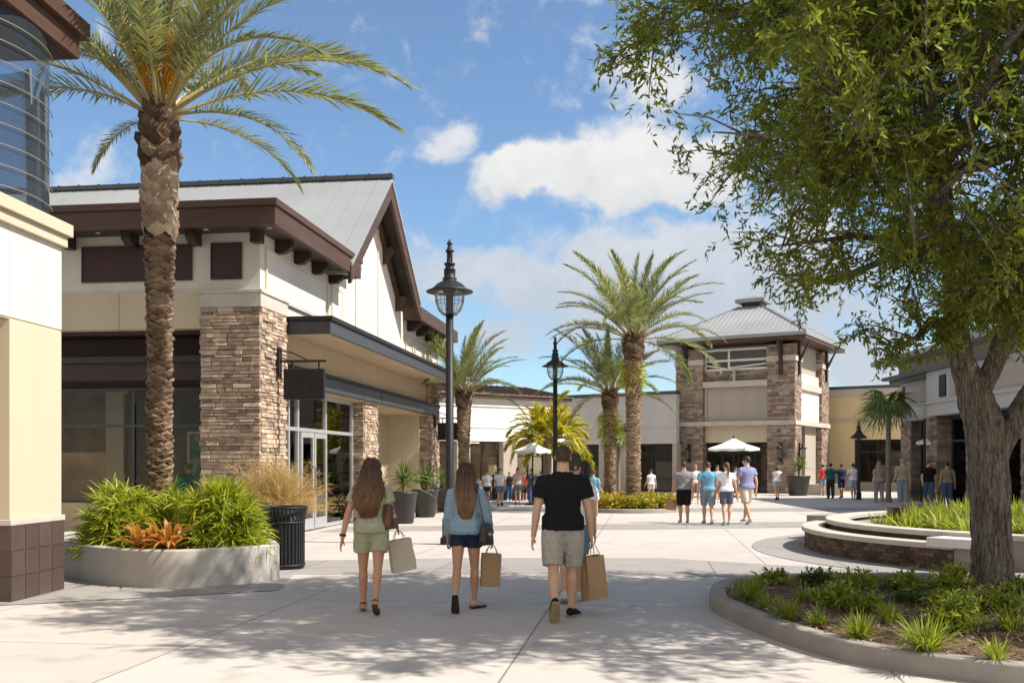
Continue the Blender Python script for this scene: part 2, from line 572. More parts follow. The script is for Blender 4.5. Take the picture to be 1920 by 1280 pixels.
# ------------------------------------------------------------------ stone cladding of real stones
def stones(mb, o, e1, width, z0, z1, nrm, ch=(.045, .105), ln=(.12, .42), prot=(.012, .055)):
    o = V(o); e1 = V(e1).normalized(); nrm = V(nrm).normalized()
    z = z0
    while z < z1 - .02:
        h = min(random.uniform(*ch), z1 - z)
        if z1 - z - h < .04:
            h = z1 - z
        x = 0
        while x < width - .01:
            w = random.uniform(*ln)
            if width - x - w < .1:
                w = width - x
            g = .007
            d = random.uniform(*prot)
            j = lambda k=.008: random.uniform(-k, k)
            vs = []
            for dep, gg in ((-.06, 0), (d, g)):
                for (a, b) in ((x + gg, z + gg), (x + w - gg, z + gg), (x + w - gg, z + h - gg), (x + gg, z + h - gg)):
                    vs.append(o + e1 * (a + (j() if gg else 0)) + V((0, 0, b + (j(.005) if gg else 0))) + nrm * (dep + (j(.01) if gg else 0)))
            mb.raw(vs, [(4, 5, 6, 7), (0, 1, 5, 4), (1, 2, 6, 5), (2, 3, 7, 6), (3, 0, 4, 7)], random.random())
            x += w
        z += h


def pier(parent, u0, u1, v0, v1, z0, z1, m=None, faces='frl', name='stone_pier', **kw):
    """stone-clad pier: mortar core with separate stones; f=-v face, r=+u face, b=+v, l=-u"""
    core = MB()
    core.box(u0, u1, v0, v1, z0, z1)
    c = core.build(name, MORTAR, parent)
    mb = MB()
    if 'f' in faces: stones(mb, (u0, v0, 0), (1, 0, 0), u1 - u0 + .02, z0, z1, (0, -1, 0), **kw)
    if 'r' in faces: stones(mb, (u1, v0, 0), (0, 1, 0), v1 - v0, z0, z1, (1, 0, 0), **kw)
    if 'b' in faces: stones(mb, (u0, v1, 0), (1, 0, 0), u1 - u0, z0, z1, (0, 1, 0), **kw)
    if 'l' in faces: stones(mb, (u0, v0, 0), (0, 1, 0), v1 - v0, z0, z1, (-1, 0, 0), **kw)
    mb.build('stone_facing', m or STONE, c)
    return c


def window_bay(parent, plane, at, a0, a1, z0, z1, vert, horiz, fm, gm, fw=.055, dep=.09, name='shop_window'):
    """frame of bars with one pane sheet.  plane 'u': at=u, runs along v ; plane 'v': at=v, runs along u"""
    f = MB()
    def bar(p0, p1, q0, q1):
        if plane == 'u':
            f.box(at - dep / 2, at + dep / 2, p0, p1, q0, q1)
        else:
            f.box(p0, p1, at - dep / 2, at + dep / 2, q0, q1)
    for x in [a0 + fw / 2] + list(vert) + [a1 - fw / 2]:
        bar(x - fw / 2, x + fw / 2, z0, z1)
    xs = [a0 + fw / 2] + list(vert) + [a1 - fw / 2]
    for z in [z0 + fw / 2] + list(horiz) + [z1 - fw / 2]:
        for i in range(len(xs) - 1):
            bar(xs[i] + fw / 2, xs[i + 1] - fw / 2, z - fw / 2, z + fw / 2)
    fo = f.build(name, fm, parent)
    p = MB()
    if plane == 'u':
        p.box(at - .006, at + .006, a0 + .01, a1 - .01, z0 + .01, z1 - .01)
    else:
        p.box(a0 + .01, a1 - .01, at - .006, at + .006, z0 + .01, z1 - .01)
    p.build('pane', gm, fo)
    return fo


def part(name, m, parent, *boxes, bevel=0):
    mb = MB()
    for b in boxes:
        mb.box(*b)
    return mb.build(name, m, parent, bevel=bevel)


# ------------------------------------------------------------------ the long shop on the left (local: u right, v away, z up)
st = thing('shop_building', 'long cream shop with grey gabled roof, brown eaves, stone piers and a black canopy', 'shop building', (-5.08, 20.4, 0), -7.64)
# front facade, left of the first pier
part('wall', IVORY, st, (-14, -.03, .10, .4, 5.12, 6.5), (-.33, -.03, .4, 5.87, 5.12, 6.5))
part('wall_band', SAND, st, (-14, -3.052, .06, .34, 4.38, 5.12), (-3.04, -1.23, .06, .34, 4.38, 5.12))
part('knee_wall', TANW, st, (-14, -1.23, .86, 1.1, 0, .78))
part('soffit', DKBROWN, st, (-14, -1.23, .34, 1.15, 4.30, 4.38))
part('awning', DKBROWN, st, (-14, -1.23, .42, .98, 3.36, 3.80), (-14, -1.23, .34, .42, 3.72, 3.86), bevel=.015)
part('header', MAROON, st, (-14, -1.23, .99, 1.1, 3.24, 4.30))
window_bay(st, 'v', .97, -14, -1.23, .78, 3.24, [-9.2, -7.2, -5.15, -3.2], [2.43], DARKGREY, GLASSD)
for u0, u1 in ((-3.85, -1.5), (-1.04, -.44)):
    fr = part('wall_panel', MAROON, st, (u0, u1, .075, .12, 5.39, 6.07))
    part('panel_frame', DKBROWN, fr, (u0 - .03, u1 + .03, .06, .11, 6.07, 6.1), (u0 - .03, u1 + .03, .06, .11, 5.36, 5.39), (u0 - .03, u0, .06, .11, 5.39, 6.07), (u1, u1 + .03, .06, .11, 5.39, 6.07))
# interior of the front shop
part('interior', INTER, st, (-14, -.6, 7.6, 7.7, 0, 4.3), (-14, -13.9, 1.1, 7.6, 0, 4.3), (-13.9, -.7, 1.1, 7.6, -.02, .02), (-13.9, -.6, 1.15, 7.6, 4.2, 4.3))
part('interior_column', SAND, st, (-4.15, -3.75, 1.5, 1.9, .02, 4.2), (-8.4, -8.0, 3.5, 3.9, .02, 4.2))
part('display_shelf', INTERW, st, (-7.4, -4.6, 4.4, 4.9, .02, 1.9), (-3.6, -1.6, 5.4, 5.9, .02, 2.2), (-12, -9, 4.4, 4.9, .02, 1.9))
LIT, nt = _nt('lit_ceiling_panel')
N(nt, 'ShaderNodeOutputMaterial', {0: N(nt, 'ShaderNodeEmission', {0: (1, .84, .62, 1), 1: 36.}).outputs[0]})
for u in (-12, -9.5, -7, -5.2, -3.2, -1.9):
    part('ceiling_light', LIT, st, (u - .6, u + .6, 2.6, 2.85, 4.15, 4.19))
for v in (2.6, 4.4, 6.4):
    part('ceiling_light', LIT, st, (-2.4, -2.2, v - .5, v + .5, 3.17, 3.21))
# first pier with its cap
pier(st, -1.23, 0, 0, 1.46, 0, 4.78, faces='frl')
part('pier_cap', PALESTONE, st, (-1.27, .045, -.045, 1.5, 4.78, 5.06), (-1.30, .075, -.075, 1.53, 5.06, 5.13), bevel=.01)
# side facade, upper block with panels
pnl = MB()
for v0, v1 in ((.35, 4.45), (4.75, 5.62)):
    for b in ((-.03, .012, v0, v1, 5.98, 6.03), (-.03, .012, v0, v0 + .05, 5.2, 5.98), (-.03, .012, v1 - .05, v1, 5.2, 5.98)):
        pnl.box(*b)
pnl.build('panel_moulding', CREAM, st)
part('string_course', PALESTONE, st, (-.03, .03, 1.53, 5.87, 5.05, 5.12))
part('side_wall', IVORY, st, (-.30, -.03, 1.46, 5.87, 4.83, 5.05))
# eave roof slab: soffit, fascia, coping
part('eave_fascia', BROWN, st, (-14, .60, -.72, -.62, 6.25, 6.62), (.50, .60, -.62, 5.2, 6.25, 6.62), (-.03, .50, 5.1, 5.2, 6.25, 6.62), bevel=.01)
part('eave_coping', BROWN, st, (-14, .64, -.76, -.55, 6.62, 6.76), (.43, .64, -.55, 5.24, 6.62, 6.76), bevel=.01)
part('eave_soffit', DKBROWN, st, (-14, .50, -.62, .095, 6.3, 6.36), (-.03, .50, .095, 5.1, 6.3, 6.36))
part('flat_roof', ROOFM, st, (-14, .43, -.55, 5.9, 6.60, 6.70))
for u in (-4.1, -2.72, -1.36):
    mb = MB(); mb.prism([(.097, 6.04), (-.1, 6.04), (-.3, 6.16), (-.3, 6.3), (.097, 6.3)], u - .09, u + .09, 'x'); mb.build('eave_bracket', DKBROWN, st)
mb = MB(); mb.box(-.16, .06, -.12, .1, 6.06, 6.3); mb.build('eave_bracket', DKBROWN, st)
for v in (1.0, 2.15, 3.35, 4.6):
    mb = MB(); mb.prism([(-.03, 6.04), (.16, 6.04), (.33, 6.16), (.33, 6.3), (-.03, 6.3)], v - .09, v + .09, 'y'); mb.build('eave_bracket', DKBROWN, st)
for u, v in ((-3.3, -.3), (-1.0, -.3), (.3, -.25)):
    mb = MB(); mb.lathe([(.05, 6.285), (.05, 6.30)], 12, (u, v, 0)); mb.build('downlight', PALESTONE, st)
# gable
RV, RZ, SL = 8.13, 9.6, .8
def gz(v): return RZ - SL * abs(v - RV)
mb = MB(); mb.prism([(4.7, 4.83), (12.2, 4.83), (12.2, gz(12.2) - .12), (RV, RZ - .12), (4.7, gz(4.7) - .12)], -.25, 0, 'x'); mb.build('gable_wall', IVORY, st)
part('wall_batten', CREAM, st, (0, .03, 8.95, 9.03, 4.83, 8.75), (0, .03, 6.7, 6.75, 4.83, 8.2))
mb = MB()
for sgn, vend in ((-1, 4.25), (1, 11.75)):
    mb.prism([(RV, RZ), (vend, gz(vend)), (vend, gz(vend) - .1), (RV, RZ - .1)], -24, .66, 'x')
rf = mb.build('gable_roof', ROOFM, st)
seam = MB()
for i in range(48):
    u = .3 - i * .5
    for vend in (4.25, 11.75):
        seam.prism([(RV, RZ + .018), (vend, gz(vend) + .018), (vend, gz(vend)), (RV, RZ)], u - .008, u + .008, 'x')
seam.build('roof_seam', ROOFM, rf)
mb = MB(); mb.box(-24, .68, RV - .11, RV + .11, RZ - .02, RZ + .1)
for i in range(40):
    mb.box(.6 - i * .62, .64 - i * .62, RV - .13, RV + .13, RZ - .03, RZ + .12)
mb.build('ridge_cap', DARKGREY, rf)
for vend in (4.25, 11.75):
    mb = MB(); mb.prism([(RV, RZ - .1), (vend, gz(vend) - .1), (vend, gz(vend) - .52), (RV, RZ - .58)], .54, .63, 'x'); mb.build('rake_board', BROWN, st)
    mb = MB(); mb.prism([(RV, RZ - .1), (vend, gz(vend) - .1), (vend, gz(vend) - .16), (RV, RZ - .16)], .0, .54, 'x'); mb.build('rake_soffit', DKBROWN, st)
    vi = vend + (.35 if vend < RV else -.25)
    mb = MB(); mb.prism([(RV, RZ - .2), (vi, gz(vi) - .2), (vi, gz(vi) - .52), (RV, RZ - .56)], .0, .12, 'x'); mb.build('rake_trim', BROWN, st)
mb = MB(); mb.box(-23.5, .55, 4.25, 4.35, gz(4.25) - .28, gz(4.25) - .1); mb.build('gutter', ROOFD, st)
for v, dz in ((5.6, .45), (7.5, .5), (9.6, .5), (11.1, .45)):
    mb = MB(); z = gz(v) - .45; mb.prism([(0, z), (.34, z), (.34, z - .12), (.12, z - .42), (0, z - dz)], v - .07, v + .07, 'y'); mb.build('gable_bracket', BROWN, st)
# far low block
part('far_wall', IVORY, st, (-3, -.05, 12.2, 17.8, 4.83, 6.3))
pnl = MB()
for v0, v1 in ((12.5, 13.5), (13.8, 16.0), (16.3, 17.5)):
    for b in ((-.05, .0, v0, v1, 5.75, 5.8), (-.05, 0, v0, v0 + .06, 4.95, 5.75), (-.05, 0, v1 - .06, v1, 4.95, 5.75)):
        pnl.box(*b)
pnl.build('panel_moulding', CREAM, st)
part('eave_fascia', BROWN, st, (.5, .6, 12.0, 18.3, 6.18, 6.6), (-3, .5, 12.0, 12.1, 6.18, 6.6), (-3, .5, 18.2, 18.3, 6.18, 6.6), bevel=.01)
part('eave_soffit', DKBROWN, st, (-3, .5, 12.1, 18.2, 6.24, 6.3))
part('flat_roof', ROOFM, st, (-3, .5, 12.1, 18.2, 6.52, 6.58))
for v in (12.9, 14.2, 15.6, 17.0):
    mb = MB(); mb.prism([(-.05, 5.94), (.16, 5.94), (.36, 6.08), (.36, 6.24), (-.05, 6.24)], v - .11, v + .11, 'y'); mb.build('eave_bracket', DKBROWN, st)
# black canopy along the side
part('canopy', DARKGREY, st, (.9, .98, 1.56, 18.0, 4.42, 4.70), (-.03, .9, 1.56, 1.66, 4.42, 4.70), (-.03, .9, 17.9, 18.0, 4.42, 4.7), bevel=.012)
part('canopy_coping', BLACKM, st, (-.02, 1.03, 1.52, 18.05, 4.70, 4.80), bevel=.012)
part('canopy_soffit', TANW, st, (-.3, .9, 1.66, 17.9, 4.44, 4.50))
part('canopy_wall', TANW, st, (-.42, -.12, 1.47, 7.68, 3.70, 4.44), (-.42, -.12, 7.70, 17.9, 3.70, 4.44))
part('awning_beam', DARKGREY, st, (-.05, .10, 1.5, 9.0, 3.36, 3.68), (-.05, .10, 9.06, 17.2, 3.36, 3.68), bevel=.012)
part('beam_coping', BLACKM, st, (-.12, .14, 1.48, 17.25, 3.68, 3.76))
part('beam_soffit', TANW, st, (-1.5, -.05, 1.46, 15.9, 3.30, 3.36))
# glazing with the double door
window_bay(st, 'u', -.38, 1.46, 7.68, .02, 3.30, [2.62, 3.24, 5.30], [2.42], ALU, GLASS, .085)
for v0, v1, hv in ((3.32, 4.24, 4.12), (4.28, 5.22, 4.40)):
    d = MB()
    for b in ((v0, v0 + .1, .05, 2.36), (v1 - .1, v1, .05, 2.36), (v0 + .1, v1 - .1, .05, .3), (v0 + .1, v1 - .1, 2.24, 2.36)):
        d.box(-.34, -.29, b[0], b[1], b[2], b[3])
    dd = d.build('door', ALU, st)
    part('pane', GLASS, dd, (-.32, -.31, v0 + .09, v1 - .09, .29, 2.25))
    mb = MB(); mb.tube([(-.29, hv, .85), (-.23, hv, .9), (-.23, hv, 1.5), (-.29, hv, 1.55)], .014, 8); mb.build('handle', BLACKM, dd, True)
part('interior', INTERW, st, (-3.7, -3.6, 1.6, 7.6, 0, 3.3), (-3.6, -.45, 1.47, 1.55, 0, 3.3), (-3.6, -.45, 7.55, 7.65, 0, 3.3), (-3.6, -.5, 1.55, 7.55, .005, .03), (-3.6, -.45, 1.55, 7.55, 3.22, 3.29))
part('display_shelf', INTER, st, (-2.6, -1.6, 5.6, 7.2, .03, 1.5), (-3.4, -3.0, 2.0, 5.0, .03, 2.0))
pier(st, -1.5, -.06, 7.7, 9.15, 0, 3.30, faces='frb')
pier(st, -1.5, -.06, 16.0, 17.9, 0, 4.40, faces='frb')
part('recess_wall', SAND, st, (-3, -.35, 15.9, 15.99, 0, 3.30))
part('recess_back', DKBROWN, st, (-1.6, -1.52, 9.15, 12.2, 0, 3.3))
part('recess_back', SAND, st, (-1.6, -1.52, 12.2, 15.9, 0, 3.3))
part('rear_wall', TANW, st, (-14, -1.7, 17.7, 17.9, 0, 4.8), (-14, -13.8, 7.7, 17.7, 0, 6.4), (-13.8, -3.0, 12.0, 12.2, 4.3, 6.4))


# projecting black signs
def blade_sign(u, v, z, label, w=.88, h=.64):
    p = st.matrix_basis if False else None
    a = R(-7.64)
    wx = -5.08 + u * math.cos(a) - v * math.sin(a)
    wy = 20.4 + u * math.sin(a) + v * math.cos(a)
    s_ = thing('hanging_sign', label, 'sign', (wx, wy, z), -7.64, 'blank black hanging signs on the shop')
    part('sign_board', BLACKM, s_, (.12, .12 + w, -.05, .05, -h, 0), bevel=.012)
    mb = MB()
    mb.box(-.01, .04, -.09, .09, -.18, .46)
    mb.box(.04, .12 + w + .03, -.022, .022, .14, .185)
    mb.tube([(.05, 0, .40), (.3, 0, .34), (.62, 0, .19)], .014, 6)
    for x in (.28, .12 + w - .14):
        mb.box(x, x + .03, -.012, .012, 0, .14)
    mb.build('bracket', BLACKM, s_)


blade_sign(.06, .9, 3.60, 'blank black hanging sign on the sunlit stone pier above the golden shrub')
blade_sign(-.0, 16.9, 3.10, 'smaller looking black hanging sign at the far end of the canopy behind the lamp post')

# poster and lanterns on the shop
po = MB(); po.box(-1.98, -1.42, 1.06, 1.09, 1.0, 2.25)
m, nt = _nt('green_poster')
f = noise(nt, coords(nt), 2.6, 4, .6, 1.2)
c = ramp(nt, f, [(.3, (.01, .07, .05)), (.5, (.015, .16, .11)), (.62, (.10, .22, .13)), (.7, (.4, .33, .22))])
b = N(nt, 'ShaderNodeBsdfPrincipled', {'Base Color': c, 'Roughness': .4})
N(nt, 'ShaderNodeOutputMaterial', {0: b.outputs[0]})
pt = thing('poster', 'green framed poster standing inside the shop window beside the stone pier', 'poster', (-5.08, 20.4, 0), -7.64)
po.build('print', m, pt)
part('poster_frame', SAND, pt, (-2.04, -1.98, 1.05, 1.1, .8, 2.31), (-1.42, -1.36, 1.05, 1.1, .8, 2.31), (-1.98, -1.42, 1.05, 1.1, 2.25, 2.31), (-1.98, -1.42, 1.05, 1.1, .94, 1.0), (-2.04, -1.36, 1.03, 1.14, .03, .80))


# ------------------------------------------------------------------ corner shop at the left edge
cs = thing('corner_building', 'cream corner building with brown tiled foot and curved glass drum under a brown roof', 'building', (-5.812, 13.1, 0), -3.6)
part('wall', IVORY, cs, (-.3, -.01, -1.205, 0, 3.35, 4.42), (-.3, -.01, -9, -1.215, 3.35, 4.42), (-6, -.3, -.3, 0, 3.35, 4.42), bevel=.004)
part('wall_backing', TANW, cs, (-.29, -.02, -9, -.01, 3.33, 4.42))
part('cornice', SAND, cs, (-6, .05, -9, .05, 4.42, 4.56), (-6, .1, -9, .1, 4.56, 4.72), bevel=.01)
part('pier', SAND, cs, (-1.6, -.012, -1.2, 0, .97, 3.33), bevel=.006)
part('recess_wall', TANW, cs, (-1.8, -1.6, -9, -.2, 0, 3.33), (-6, -1.6, -.2, 0, 0, 3.33))
part('recess_soffit', TANW, cs, (-1.6, -.3, -9, -1.2, 3.33, 3.345))
part('plinth_band', PALESTONE, cs, (-1.63, .025, -1.235, .03, .90, .97), bevel=.008)
TILE = mat('brown_plinth_tile', (.085, .058, .05), (.07, .048, .042), 3, .4, .05, 60, tint=.16)
GROUT = mat('tile_grout', (.24, .20, .18))
tl = MB()
for i in range(4):
    for k in range(3):
        a = -1.22 + i * .31
        tl.box(-.02, .018, a + .004, min(a + .302, .02), k * .3 + .004, k * .3 + .296, random.random())
for i in range(5):
    for k in range(3):
        a = -1.6 + i * .325
        tl.box(a + .004, a + .321, -1.225, -1.19, k * .3 + .004, k * .3 + .296, random.random())
pl = part('plinth', GROUT, cs, (-1.6, .006, -1.212, .01, 0, .9))
tl.build('plinth_tile', TILE, pl)
# drum of curved glass
a = R(3.6)
def cloc(x, y):
    dx, dy = x + 5.812, y - 13.1
    return dx * math.cos(a) - dy * math.sin(a), dx * math.sin(a) + dy * math.cos(a)
dcx, dcy = cloc(-7.295, 12.38)
DR = 1.5
def shell(mb, r, z0, z1, a0, a1, n=48):
    vs = []
    for i in range(n + 1):
        t = R(a0 + (a1 - a0) * i / n)
        vs += [(dcx + r * math.cos(t), dcy + r * math.sin(t), z0), (dcx + r * math.cos(t), dcy + r * math.sin(t), z1)]
    mb.raw(vs, [(2 * i, 2 * i + 2, 2 * i + 3, 2 * i + 1) for i in range(n)])
mb = MB(); shell(mb, DR, 4.72, 6.94, -180, 180); dr = mb.build('glass_drum', DRUMGLASS, cs, True)
BEIGE = mat('beige_rod', (.30, .24, .17), None, 3, .45, spec=.5)
for i in range(9):
    z = 4.85 + i * .24
    mb = MB(); mb.tube([(dcx + (DR + .03) * math.cos(t), dcy + (DR + .035) * math.sin(t), z) for t in np.linspace(R(-170), R(27), 60)], .0065, 6, ref=(0, 0, 1))
    mb.build('drum_rod', BEIGE, dr, True)
mb = MB()
for t in (100, 140):
    x, y = dcx + (DR - .03) * math.cos(R(t)), dcy + (DR - .03) * math.sin(R(t))
    mb.tube([(x, y, 4.72), (x, y, 6.94)], .012, 6)
mb.build('glazing_bar', ALU, dr)
mb = MB(); t = R(-62); x, y = dcx + (DR + .02) * math.cos(t), dcy + (DR + .02) * math.sin(t); mb.box(x - .09, x + .09, y - .09, y + .09, 4.72, 6.94)
mb.build('drum_post', DKBROWN, dr)
part('drum_core', INTER, dr, (dcx - .2, dcx + .7, dcy - 1.1, dcy - .4, 4.72, 6.94))
part('roof', BROWN, cs, (-6, .08, -9, .3, 6.96, 7.24), bevel=.01)
part('roof_coping', BROWN, cs, (-6, .18, -9, .4, 7.24, 7.46), bevel=.01)
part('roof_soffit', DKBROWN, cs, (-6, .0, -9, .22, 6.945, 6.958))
# ------------------------------------------------------------------ tower shop at the end of the plaza
tw = thing('tower_building', 'square stone tower with hipped grey roof, small cupola and white bands', 'tower', (14.95, 53.6, 0), -31)
W_, D_ = 6.66, 7.2
kw = dict(ch=(.08, .17), ln=(.2, .65), prot=(.01, .05))
pier(tw, -W_, -5.11, 0, 1.5, 0, 7.95, STONED, 'frl', **kw)
pier(tw, -1.45, 0, 0, 1.26, 0, 7.95, STONED, 'frl', **kw)
pier(tw, -1.45, 0, 5.6, D_, 0, 7.95, STONED, 'fr', **kw)
part('core_wall', TAUPE, tw, (-W_ + .3, -.3, 1.0, D_, 3.7, 8.1), (-W_ + .3, -.3, 3.2, D_, 0, 3.7))
part('front_panel', TAUPE, tw, (-4.95, -1.6, .22, 1.0, 3.9, 5.78))
pn = MB()
for b in ((-5.05, -1.5, .15, .22, 3.90, 4.0), (-5.05, -4.9, .15, .22, 4.0, 5.78), (-1.62, -1.5, .15, .22, 4.0, 5.78)):
    pn.box(*b)
pn.build('panel_moulding', TAUPE, tw)
mb = MB(); stones(mb, (-5.11, .3, 0), (1, 0, 0), 3.66, 6.1, 6.68, (0, -1, 0), **kw); mb.build('stone_facing', STONED, tw)
part('upper_lintel', PALESTONE, tw, (-5.09, -1.47, -.02, .9, 5.78, 6.1), (-.9, .02, 1.28, 5.58, 5.6, 5.95))
part('belt_course', PALESTONE, tw, (-W_ - .1, .1, -.1, .9, 3.66, 3.9), (-.9, .1, .9, D_ + .1, 3.66, 3.9))
for b_ in ((-W_ - .08, -5.05, -.08, .3, 7.05, 7.35), (-1.5, .08, -.08, 1.32, 7.05, 7.35), (-1.5, .08, 5.55, D_ + .08, 7.05, 7.35)):
    part('pier_band', PALESTONE, tw, b_)
part('side_panel', IVORY, tw, (-.9, -.12, 1.26, 5.6, 3.9, 5.6), (-.9, -.14, 1.26, 5.6, 5.95, 6.5))
part('shop_header', SAND, tw, (-5.11, -1.45, .35, .6, 2.75, 3.66))
window_bay(tw, 'v', .7, -5.1, -1.46, .02, 2.75, [-4.2, -3.28, -2.36], [2.2], BLACKM, GLASSD, .07)
window_bay(tw, 'v', .35, -5.1, -1.46, 6.7, 7.9, [-3.7], [7.25], WHITEW, GLASS, .12, name='clerestory_window')
window_bay(tw, 'u', -.35, 1.27, 5.59, 6.5, 7.9, [3.4], [7.2], WHITEW, GLASS, .12, name='clerestory_window')
br = MB()
br.tube([(-5.0, .28, 7.02), (-3.75, .28, 6.78)], .05, 6); br.tube([(-3.62, .28, 6.85), (-1.6, .28, 7.0)], .05, 6)
br.build('glazing_brace', WHITEW, tw)
mb = MB(); mb.box(-3.36, -3.26, -.02, .2, 6.05, 6.75); mb.box(-3.46, -3.16, -.05, -.02, 6.36, 6.46); mb.lathe([(.02, -.1), (.16, 0), (.02, .1)], 8, (-3.31, -.05, 6.41)); mb.build('star_ornament', PALESTONE, tw)
part('porch_wall', STONED, tw, (-2.2, -1.5, 1.3, 5.6, 0, 3.66))
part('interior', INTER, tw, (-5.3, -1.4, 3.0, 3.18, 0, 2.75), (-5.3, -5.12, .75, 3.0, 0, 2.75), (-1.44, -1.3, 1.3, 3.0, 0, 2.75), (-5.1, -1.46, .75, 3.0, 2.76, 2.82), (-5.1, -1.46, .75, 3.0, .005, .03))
part('display_shelf', INTERW, tw, (-4.9, -3.9, 2.2, 2.8, .03, 1.6), (-2.9, -1.8, 2.4, 2.8, .03, 1.9))
OV = .78
part('eave', BROWN, tw, (-W_ - OV, OV, -OV, D_ + OV, 8.12, 8.30))
part('eave_gutter', ROOFD, tw, (-W_ - OV - .06, OV + .06, -OV - .06, D_ + OV + .06, 8.30, 8.48))
cu, cv = -W_ / 2, D_ / 2
def hip(mb, u0, u1, v0, v1, z0, a, b, z1):
    vs = [(u0, v0, z0), (u1, v0, z0), (u1, v1, z0), (u0, v1, z0), (cu - a, cv - b, z1), (cu + a, cv - b, z1), (cu + a, cv + b, z1), (cu - a, cv + b, z1)]
    mb.raw(vs, [(0, 1, 5, 4), (1, 2, 6, 5), (2, 3, 7, 6), (3, 0, 4, 7), (4, 5, 6, 7), (3, 2, 1, 0)])
mb = MB(); hip(mb, -W_ - OV - .05, OV + .05, -OV - .05, D_ + OV + .05, 8.483, .62, .62, 10.55); rf = mb.build('hip_roof', ROOFM, tw)
sm = MB()
x0, x1, y0, y1 = -W_ - OV, OV, -OV, D_ + OV
for i in range(1, 30):
    for side in range(4):
        t = i / 30
        if side in (0, 2):
            u = x0 + (x1 - x0) * t; lim = 1 - max(0, (abs(u - cu) - .62)) / ((x1 - x0) / 2 - .62)
            lim = min(1, lim); vv = y0 if side == 0 else y1; vt = cv - .62 if side == 0 else cv + .62
            p0 = (u, vv, 8.5); p1 = (u, vv + (vt - vv) * lim, 8.5 + 2.06 * lim)
        else:
            v = y0 + (y1 - y0) * t; lim = 1 - max(0, (abs(v - cv) - .62)) / ((y1 - y0) / 2 - .62)
            lim = min(1, lim); uu = x0 if side == 1 else x1; ut = cu - .62 if side == 1 else cu + .62
            p0 = (uu, v, 8.5); p1 = (uu + (ut - uu) * lim, v, 8.5 + 2.06 * lim)
        if lim > .08:
            sm.tube([p0, p1], .014, 4)
for c0 in ((x0, y0), (x1, y0), (x1, y1), (x0, y1)):
    sm.tube([(c0[0], c0[1], 8.52), (cu + (.62 if c0[0] > cu else -.62), cv + (.62 if c0[1] > cv else -.62), 10.57)], .05, 5)
sm.build('roof_seam', ROOFD, rf)
cp = part('cupola', DKBROWN, tw, (cu - .55, cu + .55, cv - .55, cv + .55, 10.4, 10.78))
part('cupola_roof', ROOFD, cp, (cu - .85, cu + .85, cv - .85, cv + .85, 10.78, 10.98))
mb = MB(); hip(mb, cu - .8, cu + .8, cv - .8, cv + .8, 10.983, .05, .05, 11.25); mb.build('cupola_cap', ROOFD, cp)
for u, v in ((-6.05, -.12), (-.72, -.12)):
    mb = MB(); mb.box(u - .1, u + .1, -.16, -.02, 6.35, 8.1); mb.prism([(-.14, 7.3), (-.14, 7.0), (-.62, 8.0), (-.62, 8.12)], u - .07, u + .07, 'x'); mb.build('eave_bracket', DKBROWN, tw)
for v in (.6, 6.4):
    mb = MB(); mb.box(.02, .16, v - .1, v + .1, 6.35, 8.1); mb.prism([(.14, 7.3), (.14, 7.0), (.62, 8.0), (.62, 8.12)], v - .07, v + .07, 'y'); mb.build('eave_bracket', DKBROWN, tw)


def wpos(root, u, v):
    a = root.rotation_euler.z
    return (root.location.x + u * math.cos(a) - v * math.sin(a), root.location.y + u * math.sin(a) + v * math.cos(a))


LAMPGLASS = glassmat('lantern_glass', (.95, .96, .96), .98, 1.15, film=.14, filmcol=(.8, .82, .84))
def lantern(root, u, v, z, rz, label):
    x, y = wpos(root, u, v)
    t = thing('wall_lantern', label, 'wall lantern', (x, y, z), math.degrees(root.rotation_euler.z) + rz, 'black lanterns on the tower piers')
    mb = MB()
    mb.box(-.07, .07, -.06, .0, -.5, .5); mb.tube([(0, -.05, .36), (0, -.2, .42), (0, -.24, .34)], .025, 6)
    mb.lathe([(.05, .36), (.17, .22), (.17, .18), (.03, .18)], 10, (0, -.24, 0)); mb.lathe([(.04, -.42), (.1, -.36), (.1, -.3), (.02, -.3)], 10, (0, -.24, 0))
    for k in range(4):
        q = R(45 + 90 * k); mb.tube([(.11 * math.cos(q), -.24 + .11 * math.sin(q), -.3), (.14 * math.cos(q), -.24 + .14 * math.sin(q), .18)], .012, 4)
    mb.build('bracket', BLACKM, t)
    g = MB(); g.lathe([(.09, -.3), (.12, .18)], 10, (0, -.24, 0)); g.build('shade', LAMPGLASS, t)
lantern(tw, -5.85, -.06, 2.15, 0, 'black wall lantern on the tower pier behind the four walkers')
lantern(tw, -.72, -.06, 2.2, 0, 'black wall lantern on the tower pier right of the open white umbrella')
lantern(tw, .06, .62, 2.2, 90, 'black wall lantern on the sunlit side of the tower')

# ------------------------------------------------------------------ white shop left of the middle
def lw(px, Y):
    return ((px - 960) / 1900 * Y, Y)
wb = thing('white_shop', 'white shop with low brown seamed roof and dark shopfronts behind the left palm', 'shop building', (-4.4, 50.37, 0), 36)
part('wall', WHITEW, wb, (-1, 9, 0, .4, 2.75, 4.55), (8.6, 9, .4, 8, 0, 4.9))
part('wall_cornice', WHITEW, wb, (-1, 9.06, -.06, .4, 4.55, 4.66), (-1, 9.02, .03, .4, 4.66, 4.98))
part('wall_groove', GREYW, wb, (-1, 9.02, -.02, 0, 3.42, 3.46))
for u0, u1 in ((-1, .1), (2.0, 2.8), (4.9, 5.8), (7.9, 8.6)):
    part('pillar', TAUPE, wb, (u0, u1, .02, .6, 0, 2.748))
for u0, u1 in ((.1, 2.0), (2.8, 4.9), (5.8, 7.9)):
    window_bay(wb, 'v', .5, u0, u1, .02, 2.74, [(u0 + u1) / 2], [2.0], BLACKM, GLASSD, .07)
